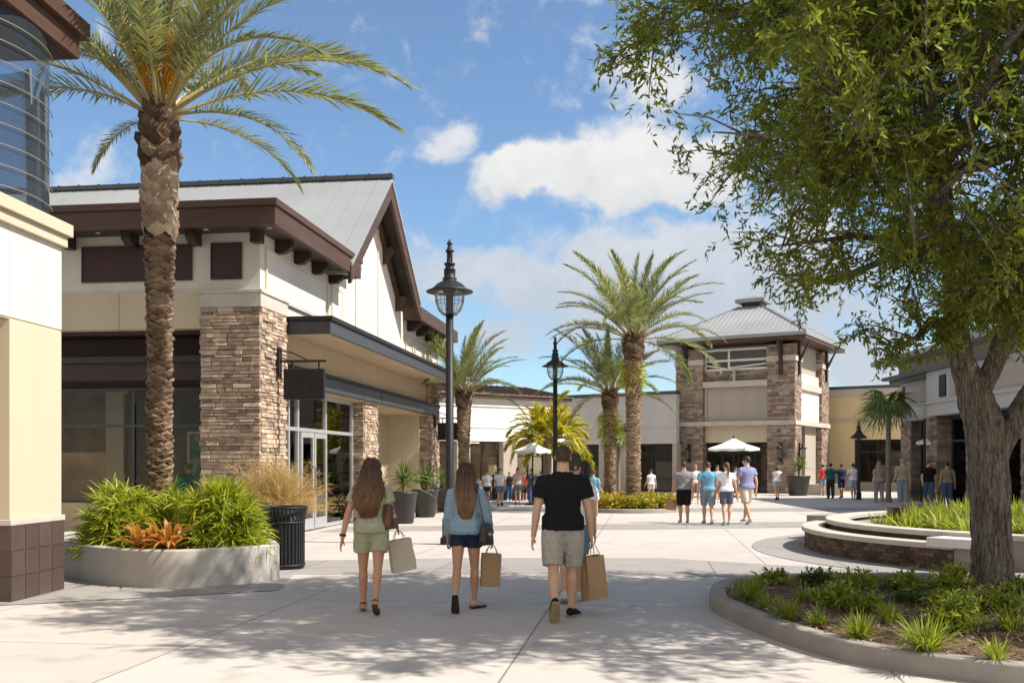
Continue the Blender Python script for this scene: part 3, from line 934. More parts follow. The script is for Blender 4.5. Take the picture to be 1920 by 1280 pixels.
part('ceiling_light', LIT, wb, (.3, 1.8, 1.8, 2.0, 2.70, 2.74), (3, 4.6, 1.8, 2.0, 2.70, 2.74), (6, 7.6, 1.8, 2.0, 2.7, 2.74))
part('interior', INTERW, wb, (-1, 8.6, 4.0, 4.1, 0, 2.75), (-1, 8.6, .62, 4, 2.76, 2.85), (-1, 8.6, .62, 4, .004, .03), (-1.1, -1, .6, 4, 0, 2.8))
part('display_shelf', SAND, wb, (.3, 1.8, 2.6, 3.0, .03, 1.6), (3.2, 4.6, 2.9, 3.3, .03, 1.2), (6, 7.4, 2.5, 3.0, .03, 1.5))
part('eave', BROWN, wb, (-1, 9.3, -.3, 8, 4.98, 5.14))
mb = MB(); mb.prism([(-.36, 5.143), (-.36, 5.2), (4, 6.0), (8, 5.2), (8, 5.143)], -1, 9.36, 'x'); rr = mb.build('low_roof', mat('brown_metal_roof', (.20, .15, .13), (.16, .12, .10), 1, .5, metallic=.2), wb)
sm = MB()
for i in range(26):
    u = -.8 + i * .4; sm.tube([(u, -.38, 5.22), (u, 4, 6.02)], .03, 4)
sm.build('roof_seam', BROWN, rr)

# grey shop between the white shop and the tower
gb = thing('grey_shop', 'plain grey walled shop with dark windows behind the two date palms', 'shop building', (9.08, 56.0, 0), -34)
part('wall', GREYW, gb, (-8.2, 0, 0, .4, 2.7, 5.30), (-8.2, -7.9, .4, 6, 0, 5.3))
part('wall_cap', DARKGREY, gb, (-8.3, .0, -.08, .5, 5.42, 5.62))
part('wall_band', GREYW, gb, (-8.25, 0, -.05, .4, 5.30, 5.42), (-8.22, 0, -.03, 0, 3.55, 3.62))
for u0, u1 in ((-8.2, -7.3), (-4.9, -3.1), (-.25, 0)):
    part('pillar', TAUPE, gb, (u0, u1, .02, .6, 0, 2.698))
for u0, u1 in ((-7.3, -4.9), (-3.1, -.25)):
    window_bay(gb, 'v', .5, u0, u1, .02, 2.69, [(u0 + u1) / 2], [2.1], BLACKM, GLASSD, .07)
part('interior', INTER, gb, (-8.2, 0, 4.0, 4.1, 0, 2.7), (-8.2, 0, .62, 4, 2.71, 2.8), (-7.9, 0, .62, 4, .004, .03))
part('display_shelf', SAND, gb, (-7, -5.6, 2.6, 3.0, .03, 1.4), (-2.6, -1.2, 2.8, 3.2, .03, 1.7))

# yellow shop right of the tower
yb = thing('yellow_shop', 'yellow walled shop with one wide dark window behind the small fan palm', 'shop building', (18.9, 60.8, 0), -33)
part('wall', YELLOW, yb, (-2.2, 1.6, 0, .4, 0, 5.55), (1.6, 9, 0, .4, 3.0, 5.55))
part('wall_band', PALESTONE, yb, (-2.2, 9, -.05, 0, 4.08, 4.25), (-2.2, 9, -.06, .4, 5.55, 6.0))
part('wall_cap', DARKGREY, yb, (-2.2, 9, -.12, .5, 6.0, 6.16))
window_bay(yb, 'v', .2, 1.6, 9, .5, 3.0, [2.9, 4.3, 5.6, 7], [2.3], BLACKM, GLASSD, .09)
part('knee_wall', TAUPE, yb, (1.6, 9, .02, .4, 0, .5))
part('interior', INTERW, yb, (1.4, 9, 4, 4.1, 0, 3), (1.4, 9, .42, 4, 3.02, 3.1), (1.4, 1.5, .4, 4, 0, 3), (1.5, 9, .42, 4, .004, .03))
part('display_shelf', PALESTONE, yb, (2.4, 4.0, 1.6, 2.2, .03, 1.5), (5.0, 6.6, 1.8, 2.4, .03, 1.9), (2.8, 3.8, 2.5, 2.8, .03, 2.2))

# shaded shop on the right
rb = thing('corner_shop', 'shaded grey beige shop with stepped cornice and brick piers behind the big tree trunk', 'shop building', (17.35, 45.2, 0), -1.2)
# local: u right (into the building), v away; the facade is the plane u=0, running to negative v
part('wall', GREYW, rb, (.0, 8, -4.2, 0, 3.45, 5.3), (-.5, 8, -16, -4.22, 3.5, 5.3))
part('wall_upper', TAUPE, rb, (-.08, 8, -16, .05, 5.42, 5.95))
part('cornice', DARKGREY, rb, (-.75, 8, -16, .35, 5.28, 5.42), (-.45, 8, -16, .2, 5.12, 5.279))
part('roof', ROOFD, rb, (-1.1, 8, -16, .75, 5.95, 6.15))
mb = MB(); mb.prism([(-1.12, 6.153), (8, 6.153), (8, 7.6)], -16, .78, 'y'); mb.build('roof_slope', ROOFM, rb)
for b_ in ((-.05, 0, -3.6, -.8, 4.2, 5.0), (-.56, -.5, -9, -6.6, 4.2, 5.0), (-.56, -.5, -12.5, -10, 4.2, 5.0)):
    part('wall_panel', TAUPE, rb, b_)
part('string_course', PALESTONE, rb, (-.07, 0, -4.2, .04, 4.08, 4.17), (-.58, -.5, -16, -4.18, 4.0, 4.09), (-.07, .0, -4.2, .04, 3.45, 3.52))
for b_ in ((-.02, .0, -.5, -.2, 4.25, 5.0), (-.55, -.5, -6.2, -5.6, 4.2, 5.05)):
    part('slit_window', BLACKM, rb, b_)
kw2 = dict(ch=(.09, .18), ln=(.2, .6), prot=(.005, .04))
for v0, v1, u0 in ((-1.2, -.02, 0), (-4.8, -3.6, -.3), (-9.2, -8.0, -.5), (-13.4, -12.2, -.5)):
    pier(rb, u0, u0 + .9, v0, v1, 0, 3.45, STONED, 'fl', **kw2)
for a0, a1, u in ((-3.6, -1.2, .5), (-8.0, -4.8, .3), (-12.2, -9.2, .3), (-16, -13.4, .3)):
    window_bay(rb, 'u', u, a0, a1, .02, 3.44, [(a0 + a1) / 2], [2.5], DARKGREY, GLASSD, .08)
part('interior', INTER, rb, (4, 4.1, -16, -.1, 0, 3.4), (.62, 4, -16, -.1, .004, .03), (.62, 4, -.1, 0, 0, 3.4), (.62, 4, -16, -.1, 3.3, 3.4))
for u, v in ((-.06, -2.6), (-.62, -4.4), (-.62, -8.6)):
    dn = MB(); dn.tube([(u - .02, v, .0), (u - .02, v, 3.4)], .05, 8); dn.build('downpipe', BLACKM, rb)

# ------------------------------------------------------------------ lamp posts
def lamp_post(x, y, sc, label, grp='tall black plaza lamps'):
    t = thing('street_lamp', label, 'street lamp', (x, y, 0), 0, grp)
    p = MB(); p.lathe([(.19, 0), (.19, .12), (.15, .16), (.15, .5), (.105, .58), (.085, .7), (.075, 5.05)], 16)
    p.build('post', BLACKM, t, True)
    c = MB()
    c.lathe([(.09, 5.0), (.10, 5.08), (.30, 5.10), (.47, 5.065), (.475, 5.085), (.34, 5.145), (.27, 5.22), (.16, 5.285), (.13, 5.30), (.145, 5.33), (.145, 5.345), (.115, 5.36),
             (.115, 5.5), (.125, 5.51), (.09, 5.55), (.085, 5.6), (.115, 5.62), (.115, 5.645), (.06, 5.67), (.055, 5.86), (.085, 5.88), (.085, 5.91), (.055, 5.93), (.045, 5.98),
             (.03, 5.99), (.055, 6.03), (.055, 6.06), (.02, 6.10), (.008, 6.14)], 22)
    for k in range(4):
        a = R(90 * k + 45); c.tube([(.058 * math.cos(a), .058 * math.sin(a), 5.67), (.058 * math.cos(a), .058 * math.sin(a), 5.86)], .016, 5)
    c.build('lamp_shade', BLACKM, t, True)
    g = MB(); g.lathe([(.14, 4.62), (.22, 4.70), (.275, 4.84), (.29, 5.0), (.29, 5.085)], 20)
    g.build('glass_globe', LAMPGLASS, t, True)
    w = MB()
    for k in range(6):
        a = R(60 * k + 12); ca, sa = math.cos(a), math.sin(a)
        w.tube([(r * ca, r * sa, z) for r, z in ((.13, 4.60), (.225, 4.69), (.282, 4.84), (.297, 5.0), (.297, 5.085))], .005, 5)
    for r, z in ((.288, 4.88), (.14, 4.61)):
        w.tube([(r * math.cos(a), r * math.sin(a), z) for a in np.linspace(0, 2 * math.pi, 25)], .006, 5, ref=(0, 0, 1))
    w.build('wire_cage', DARKGREY, t, True)
    if sc != 1:
        t.scale = (sc,) * 3
    return t
lamp_post(-1.255, 20.4, 1, 'tall black lamp post with caged lantern, the nearest one behind the denim jacket woman')
lamp_post(1.475, 34.6, .97, 'black lamp post with caged lantern rising behind the man in the black shirt')

t = thing('street_lamp', 'small black lamp post with flared cone shade before the yellow shop', 'street lamp', (15.4, 45, 0))
p = MB(); p.lathe([(.12, 0), (.12, .3), (.07, .4), (.055, 2.7)], 10); p.build('post', BLACKM, t)
c = MB(); c.lathe([(.05, 2.66), (.36, 2.72), (.37, 2.76), (.18, 2.93), (.09, 3.1), (.09, 3.2), (.12, 3.22), (.05, 3.3), (.05, 3.4), (.01, 3.52)], 14); c.build('lamp_shade', BLACKM, t)

# ------------------------------------------------------------------ parasols
CANVAS = mat('white_canvas', (.80, .78, .73), (.74, .72, .67), 2, .85)
def parasol(x, y, r, zrim, ztop, rot, label):
    t = thing('parasol', label, 'parasol', (x, y, 0), rot, 'white plaza parasols')
    n = 8
    c = MB(); vs = []
    for ring, (rr, z) in enumerate(((.06, ztop), (r * .5, zrim + (ztop - zrim) * .42), (r, zrim), (r, zrim - .1))):
        for k in range(n * 2):
            a = math.pi * k / n
            q = rr * (1 if k % 2 == 0 else math.cos(math.pi / n) * .99)
            vs.append((q * math.cos(a), q * math.sin(a), z - (.04 * (rr / r) if k % 2 and ring > 0 else 0)))
    m = n * 2
    c.raw(vs, [(i * m + k, i * m + (k + 1) % m, (i + 1) * m + (k + 1) % m, (i + 1) * m + k) for i in range(3) for k in range(m)] + [tuple(range(m))])
    c.build('canopy', CANVAS, t)
    p = MB(); p.tube([(0, 0, .05), (0, 0, ztop + .08)], .03, 8); p.build('pole', BLACKM, t)
    b = MB(); b.lathe([(.32, 0), (.32, .06), (.06, .1)], 14); b.build('base', BLACKM, t)
    for k in range(n):
        a = 2 * math.pi * k / n
        rbm = MB(); rbm.tube([(.04 * math.cos(a), .04 * math.sin(a), zrim - .12), (r * .52 * math.cos(a), r * .52 * math.sin(a), zrim + (ztop - zrim) * .38)], .012, 4); rbm.build('rib', DKBROWN, t)
    f = MB(); f.ball((0, 0, ztop + .1), .05, 6); f.build('finial', BLACKM, t)
parasol(10.5, 48, 1.28, 2.32, 2.78, 12, 'wide white parasol open in front of the tower shop window')
parasol(.8, 39.2, .72, 2.12, 2.42, 5, 'small white parasol below the golden yellow palm')
parasol(17.3, 41.5, .7, 2.5, 2.82, 20, 'white parasol under the brick piers of the shaded shop')
# ------------------------------------------------------------------ leaf colours
PALMLEAF = leafmat('palm_leaf', [(0, (.46, .36, .17)), (.12, (.42, .36, .15)), (.2, (.12, .15, .07)), (.55, (.24, .265, .125)), (.85, (.37, .365, .18)), (1, (.48, .44, .22))], .34, .38, .5)
FANLEAF = leafmat('fan_palm_leaf', [(0, (.30, .24, .10)), (.12, (.28, .25, .09)), (.2, (.06, .10, .03)), (.6, (.12, .17, .05)), (1, (.21, .26, .09))], .35)
YELLOWLEAF = leafmat('yellow_palm_leaf', [(0, (.42, .27, .07)), (.2, (.52, .34, .05)), (.36, (.20, .25, .035)), (.52, (.42, .40, .045)), (.72, (.66, .52, .05)), (1, (.76, .54, .06))], .4)
OAKLEAF = leafmat('oak_leaf', [(0, (.08, .10, .018)), (.45, (.175, .205, .034)), (.8, (.30, .33, .045)), (1, (.46, .45, .065))], .5, .5, .3)
SHRUBLEAF = leafmat('shrub_leaf', [(0, (.075, .105, .012)), (.4, (.23, .285, .024)), (.75, (.42, .44, .042)), (1, (.60, .54, .085))], .42)
BEDLEAF = leafmat('bed_plant_leaf', [(0, (.10, .135, .02)), (.5, (.23, .28, .035)), (.85, (.40, .41, .06)), (1, (.55, .46, .13))], .4)
DARKLEAF = leafmat('dark_bush_leaf', [(0, (.04, .065, .018)), (.5, (.09, .13, .03)), (.9, (.20, .23, .05)), (1, (.34, .33, .08))], .35)
BROMEL = leafmat('bromeliad_leaf', [(0, (.30, .12, .03)), (.4, (.46, .19, .045)), (.75, (.55, .28, .07)), (1, (.36, .30, .08))], .35)
GOLDLEAF = leafmat('golden_leaf', [(0, (.32, .19, .09)), (.4, (.50, .34, .17)), (.75, (.64, .48, .24)), (1, (.62, .47, .09))], .35)
CROTON = leafmat('croton_leaf', [(0, (.10, .16, .02)), (.35, (.30, .30, .03)), (.65, (.50, .37, .04)), (.85, (.48, .22, .04)), (1, (.30, .09, .04))], .35)
ORANGESTALK = leafmat('date_stalk', [(0, (.55, .27, .02)), (1, (.70, .40, .03))], .3)
PALMTRUNK = mat('palm_trunk', (.20, .145, .10), (.10, .07, .05), 9, .95, .7, 45,
                stops=[(0, (.05, .03, .02)), (.35, (.17, .105, .065)), (.7, (.31, .215, .14)), (1, (.48, .375, .265))])
SOIL = mat('dark_soil', (.05, .036, .026), (.03, .022, .016), 8, .95, .5, 40)


def barkmat():
    m, nt = _nt('oak_bark')
    vec = coords(nt, (1, 1, .14))
    v1 = N(nt, 'ShaderNodeTexVoronoi', {'Vector': N(nt, 'ShaderNodeVectorMath', {0: coords(nt, (1, 1, .13)), 1: N(nt, 'ShaderNodeVectorMath', {0: N(nt, 'ShaderNodeTexNoise', {'Vector': vec, 'Scale': 9., 'Detail': 4.}).outputs[1], 1: (.07, .07, .07)}, operation='MULTIPLY').outputs[0]}, operation='ADD').outputs[0], 'Scale': 26.}, feature='DISTANCE_TO_EDGE')
    a = math_(nt, 'ADD', math_(nt, 'MULTIPLY', noise(nt, vec, 17, 6, .62, .8), .62), math_(nt, 'MULTIPLY', math_(nt, 'MINIMUM', v1.outputs['Distance'], .2), .55))
    b2 = noise(nt, coords(nt, (1, 1, .5)), 60, 4, .6)
    h = math_(nt, 'ADD', a, math_(nt, 'MULTIPLY', b2, .3))
    col = ramp(nt, h, [(.40, (.075, .06, .048)), (.54, (.23, .195, .155)), (.74, (.42, .365, .30))])
    p = N(nt, 'ShaderNodeBsdfPrincipled', {'Base Color': col, 'Roughness': .95, 'Specular IOR Level': .2})
    bp = N(nt, 'ShaderNodeBump', {'Height': h, 'Strength': 1., 'Distance': .09})
    nt.links.new(bp.outputs[0], p.inputs['Normal'])
    N(nt, 'ShaderNodeOutputMaterial', {0: p.outputs[0]})
    return m
BARK = barkmat()
YOUNGBARK = mat('grey_palm_bark', (.27, .23, .18), (.18, .15, .12), 10, .95, .6, 40, stretch=(1, 1, 3))


# ------------------------------------------------------------------ date palms
def frond_mesh(name, L, e0, curve, nl=62, ll=.42, lw_=.026, bend=0., mat_=None, seed=0, bare=.2):
    r = np.random.default_rng(seed)
    n = 26
    s = np.linspace(0, 1, n)
    el = np.radians(e0 - curve * s ** 1.35)
    az = np.radians(bend * s ** 1.5)
    st = np.stack([np.cos(el) * np.cos(az), np.cos(el) * np.sin(az), np.sin(el)], 1) * L / (n - 1)
    P = np.concatenate([[[0, 0, 0]], np.cumsum(st, 0)[:-1]])
    T = unit(st)
    mb = MB()
    mb.tube([tuple(p) for p in P], [((.0075 * (1 - q) ** 1.2 + .0012) * L, (.0055 * (1 - q) + .001) * L) for q in s], 6, .06, ref=(0, 0, 1))
    q = np.linspace(bare, .995, nl)
    qi = np.repeat(q, 2) + r.normal(0, .003, 2 * nl)
    sg = np.tile([1., -1.], nl)
    base = np.stack([np.interp(qi, s, P[:, k]) for k in range(3)], 1)
    tt = unit(np.stack([np.interp(qi, s, T[:, k]) for k in range(3)], 1))
    B = unit(np.cross(np.array([0, 0, 1.]), tt))
    Nn = np.cross(tt, B)
    al = np.radians(np.interp(qi, [bare, .5, 1], [58, 42, 14]) + r.normal(0, 6, 2 * nl))
    be = np.radians(24 + r.normal(0, 13, 2 * nl))
    lat = B * (sg * np.cos(be))[:, None] + Nn * np.sin(be)[:, None]
    d = tt * np.cos(al)[:, None] + lat * np.sin(al)[:, None]
    side = unit(np.cross(d, Nn + r.normal(0, .25, (2 * nl, 3))))
    le = ll * np.interp(qi, [bare, bare + .12, .55, .85, 1], [.45, .85, 1, .72, .42]) * r.uniform(.88, 1.1, 2 * nl)
    mb.blades(base, d, side, le, lw_ * r.uniform(.85, 1.15, 2 * nl), r.uniform(.02, .2, 2 * nl), 2, 'strap', np.clip(r.normal(.55, .17, 2 * nl), .22, 1))
    return mb.mesh(name, mat_ or PALMLEAF)


FRONDS = {}
def frond_of(kind, i):
    """kinds by how the frond carries itself; three variants of each, one unit = 1 m long frond"""
    k = (kind, i % 3)
    if k not in FRONDS:
        e0, cu = {'up': (85, 26), 'high': (68, 46), 'mid': (50, 58), 'low': (28, 66), 'hang': (2, 66)}[kind]
        FRONDS[k] = frond_mesh('frond', 1, e0 + 3 * (i % 3), cu + 9 * (i % 3 - 1), 104, .152, .0086, (-14, 0, 16)[i % 3], seed=len(FRONDS) * 7 + 1)
    return FRONDS[k]


def palm_trunk(mb, h, r0, r1, boots, rows=9, zs=.1, dark=False):
    """tapered core with spiralling leaf bases; boots = height where the wide pale boots begin"""
    prof = [(r0 * 1.12, 0), (r0, .4), (r0 * .97, h * .5), (r1, boots), (r1 * 1.18, h * .9), (r1 * .9, h)]
    mb.lathe([(max(.02, r - .03), z) for r, z in prof], 14, tint=.12)
    zz = [p[1] for p in prof]; rr = [p[0] for p in prof]
    z = -.05
    i = 0
    step = zs / rows
    while z < h - .05:
        r = float(np.interp(z, zz, rr)) - .02
        big = z > boots
        fib = z > boots + (h - boots) * .5
        a = i * 2.39996 + random.uniform(-.12, .12)
        w = 2 * math.pi * r / rows * (2.3 if not big else 2.0) * random.uniform(.85, 1.15)
        hh = zs * (1.1 if not big else 2.5) * random.uniform(.85, 1.2)
        pr = (.05 if not big else .06) * random.uniform(.6, 1.3)
        if fib:
            pr *= 1.5
        ca, sa = math.cos(a), math.sin(a)
        def P(x, rad, zz_):
            return (rad * ca - x * sa, rad * sa + x * ca, zz_)
        t = random.uniform(.18, .72) if not big else random.uniform(.6, 1.)
        if dark:
            t = random.uniform(.45, .9) if not big else random.choice([.1, .2, .3, .5])
        if fib:
            t = random.choice([.05, .1, .2, .3, .62])
        vs = [P(-w / 2, r, z + hh * .45), P(w / 2, r, z + hh * .45), P(0, r + .2 * pr, z), P(random.uniform(-.1, .1) * w, r + pr, z + hh), P(random.uniform(-.12, .12) * w, r + pr * 1.15, z + hh * .6), P(0, r - .02, z + hh * .95)]
        mb.raw(vs, [(2, 1, 4), (1, 3, 4), (3, 0, 4), (0, 2, 4), (3, 1, 5), (0, 3, 5)], t)
        z += step * (1 if not big else 1.5)
        i += 1


def date_palm(x, y, h, r0, L, label, nf, z0=0, boots=.62, stalks=0, seed=1, custom=(), skip=None, group='date palms with feathery crowns'):
    random.seed(seed)
    dark = h < 6.4
    t = thing('date_palm', label, 'palm tree', (x, y, z0), 0, group)
    mb = MB(); palm_trunk(mb, h, r0, r0 * 1.28, h * boots, dark=dark); mb.build('trunk', PALMTRUNK, t)
    for k, (kind, az, sc, tw) in enumerate(custom):
        meshobj('frond', frond_of(kind, k), t, (r0 * .5 * math.cos(R(az)), r0 * .5 * math.sin(R(az)), h - .08), (R(tw), 0, R(az)), sc)
    for k in range(nf):
        f = k / nf
        kind = 'up' if f < .10 else 'high' if f < .36 else 'mid' if f < .68 else 'low' if f < .92 else 'hang'
        az = k * 137.5 + random.uniform(-12, 12)
        if skip and skip(kind, az % 360):
            continue
        o = meshobj('frond', frond_of(kind, k), t, (r0 * .45 * math.cos(R(az)), r0 * .45 * math.sin(R(az)), h - .05 + (.1 if kind in ('up', 'high') else -.03)),
                    (R(random.uniform(-14, 14)), R(random.uniform(-5, 5)), R(az)), L * random.uniform(.86, 1.08) * (.86 if kind == 'up' else 1))
    for k in range(stalks):
        a = R(-150 + 30 * k + random.uniform(-10, 10))
        s_ = MB()
        n = 80
        d0 = unit(np.array([[math.cos(a) * .42, math.sin(a) * .42, 1.]]))
        base = np.repeat(np.array([[math.cos(a) * .16, math.sin(a) * .16, h + .25]]), n, 0) + rng.normal(0, .03, (n, 3))
        base = base + d0 * np.linspace(0, .75, n)[:, None]
        d = unit(d0 + rng.normal(0, .35, (n, 3)))
        s_.blades(base, d, unit(np.cross(d, rng.normal(0, 1, (n, 3)))), rng.uniform(.25, .5, n), .02, rng.uniform(.1, .6, n), 3, 'strap')
        s_.tube([tuple(base[0]), tuple(base[-1])], .016, 5, .2)
        s_.build('flower_stalk', ORANGESTALK, t)
    return t


big_custom = [('high', 2, 4.0, 20), ('mid', -12, 4.2, 30), ('mid', 14, 4.0, -25), ('low', -8, 4.0, 25), ('low', 18, 3.7, -10), ('low', -35, 3.4, 15), ('hang', -22, 2.9, 10), ('hang', 25, 2.3, 0),
              ('high', -30, 3.7, 30), ('high', 28, 3.6, 0), ('hang', 150, 1.6, 0), ('low', 172, 3.1, 20), ('mid', 190, 3.5, -15), ('mid', 160, 3.5, 20), ('high', 205, 3.6, 0), ('low', 208, 3.2, -10)]
date_palm(-5.25, 15.1, 6.45, .168, 3.6, 'tall date palm with orange flower stalks growing in the curved concrete planter', 30, .4, .70, 5, 5, big_custom, lambda k, a: k in ('low', 'hang'))
date_palm(4.1, 34.2, 5.75, .225, 3.35, 'taller date palm rising from the yellow flower bed in the middle', 40, .1, .86, 0, 9)
date_palm(3.52, 36.4, 4.05, .195, 2.75, 'shorter date palm standing just behind the tall one in the flower bed', 36, .1, .84, 0, 13)
date_palm(-1.72, 36.2, 4.15, .185, 2.75, 'date palm beside the end of the black canopy, behind the lamp post', 36, 0, .84, 0, 17)

# green tuft growing on the trunk of the middle palm
tf = MB()
n = 260
a = rng.uniform(0, 2 * np.pi, n)
base = np.stack([.27 * np.cos(a), .27 * np.sin(a), rng.uniform(-.45, .45, n)], 1)
d = unit(np.stack([np.cos(a), np.sin(a), rng.uniform(-.2, 1.2, n)], 1) + rng.normal(0, .3, (n, 3)))
tf.blades(base, d, unit(np.cross(d, rng.normal(0, 1, (n, 3)))), rng.uniform(.15, .35, n), .05, .5, 2, 'leaf', rng.uniform(.4, 1, n))
tag(tf.build('fern_tuft', SHRUBLEAF, loc=(4.1, 34.2, 4.55)), 'bright green fern tuft growing on the upper trunk of the tall middle palm', 'fern', 'fern tufts on palm trunks')
t2 = tag(bpy.data.objects['fern_tuft'].copy(), 'green fern tuft round the neck of the shorter middle palm', 'fern', 'fern tufts on palm trunks')
COL.objects.link(t2); t2.location = (3.52, 36.4, 2.95)


# ------------------------------------------------------------------ fan palms
def fan_mesh(name, pet, rad, e0, m, seed, n=30, spread=118, droop=.35, w=.045):
    r = np.random.default_rng(seed)
    mb = MB()
    pts = [V((0, 0, 0))]
    for i in range(8):
        e = R(e0 - 38 * (i / 7) ** 1.5)
        pts.append(pts[-1] + V((math.cos(e), 0, math.sin(e))) * pet / 8)
    mb.tube([tuple(p) for p in pts], [.014] * 8 + [.009], 5, .05)
    hub = np.array(pts[-1]); e = R(e0 - 55)
    X = np.array([math.cos(e), 0, math.sin(e)]); Y = np.array([0, 1., 0]); Z = np.cross(X, Y)
    an = np.radians(np.linspace(-spread, spread, n) + r.normal(0, 2, n))
    d = unit(X[None] * np.cos(an)[:, None] + Y[None] * np.sin(an)[:, None] + Z[None] * (.16 + r.normal(0, .05, n))[:, None] * -1)
    side = unit(np.cross(d, Z[None] + r.normal(0, .12, (n, 3))))
    mb.blades(np.repeat(hub[None], n, 0), d, side, rad * (1 - .25 * (np.abs(an) / np.radians(spread)) ** 2) * r.uniform(.9, 1.05, n), w, droop + r.uniform(-.1, .2, n), 4, 'strap', np.clip(r.normal(.6, .16, n), .25, 1))
    return mb.mesh(name, m)


def fan_palm(x, y, h, r0, pet, rad, nf, label, m, seed, droop=.35, w=.045, bark=None):
    random.seed(seed)
    t = thing('fan_palm', label, 'palm tree', (x, y, 0), 0, 'fan palms of the plaza')
    tr = MB()
    tr.lathe([(r0 * 1.5, 0), (r0 * 1.1, .3), (r0, h * .5), (r0 * .95, h * .85), (r0 * 1.2, h), (r0 * .4, h + .1)], 12, tint=.6)
    for i in range(int(h / .09)):
        z = .2 + i * .09
        tr.lathe([(r0 * 1.07, z), (r0 * 1.09, z + .02), (r0 * 1.02, z + .05)], 12, tint=random.uniform(.35, .8))
    tr.build('trunk', bark or YOUNGBARK, t)
    ms = [fan_mesh('frond', pet, rad, e0, m, seed + i, droop=droop + (.15 if e0 < 30 else 0), w=w) for i, e0 in enumerate((85, 62, 40, 18, -8))]
    for k in range(nf):
        f = k / nf
        i = 0 if f < .12 else 1 if f < .35 else 2 if f < .6 else 3 if f < .84 else 4
        meshobj('frond', ms[i], t, (0, 0, h), (R(random.uniform(-40, 40)), R(random.uniform(-14, 14)), R(k * 137.5 + random.uniform(-20, 20))), random.uniform(.72, 1.2))
    return t
fan_palm(15.6, 42, 4.0, .10, .65, .85, 17, 'slim fan palm with drooping green fans before the yellow shop', FANLEAF, 31, .28)
yp = thing('feather_palm', 'bushy golden yellow palm glowing behind the second lamp post', 'palm tree', (1.45, 41, 0))
tr = MB(); tr.lathe([(.24, 0), (.17, .4), (.15, 2.0), (.2, 2.6), (.07, 2.9)], 12, tint=.6); tr.build('trunk', YOUNGBARK, yp)
yv = [frond_mesh('frond', 1, e0, cu, 46, .24, .03, bd, YELLOWLEAF, 300 + i_, .22) for i_, (e0, cu, bd) in enumerate(((84, 60, 10), (66, 88, -14), (48, 104, 16), (26, 104, -10), (2, 80, 12)))]
random.seed(43)
for k_ in range(58):
    f_ = k_ / 58
    i_ = 0 if f_ < .12 else 1 if f_ < .36 else 2 if f_ < .64 else 3 if f_ < .86 else 4
    meshobj('frond', yv[i_], yp, (0, 0, random.uniform(2.2, 2.75)), (R(random.uniform(-30, 30)), R(random.uniform(-10, 10)), R(k_ * 137.5 + random.uniform(-20, 20))), random.uniform(1.45, 2.25))
fan_palm(4.15, 39.5, 2.75, .07, .45, .6, 16, 'small green fan palm half hidden behind the tallest middle palm trunk', FANLEAF, 51, .3, .04)


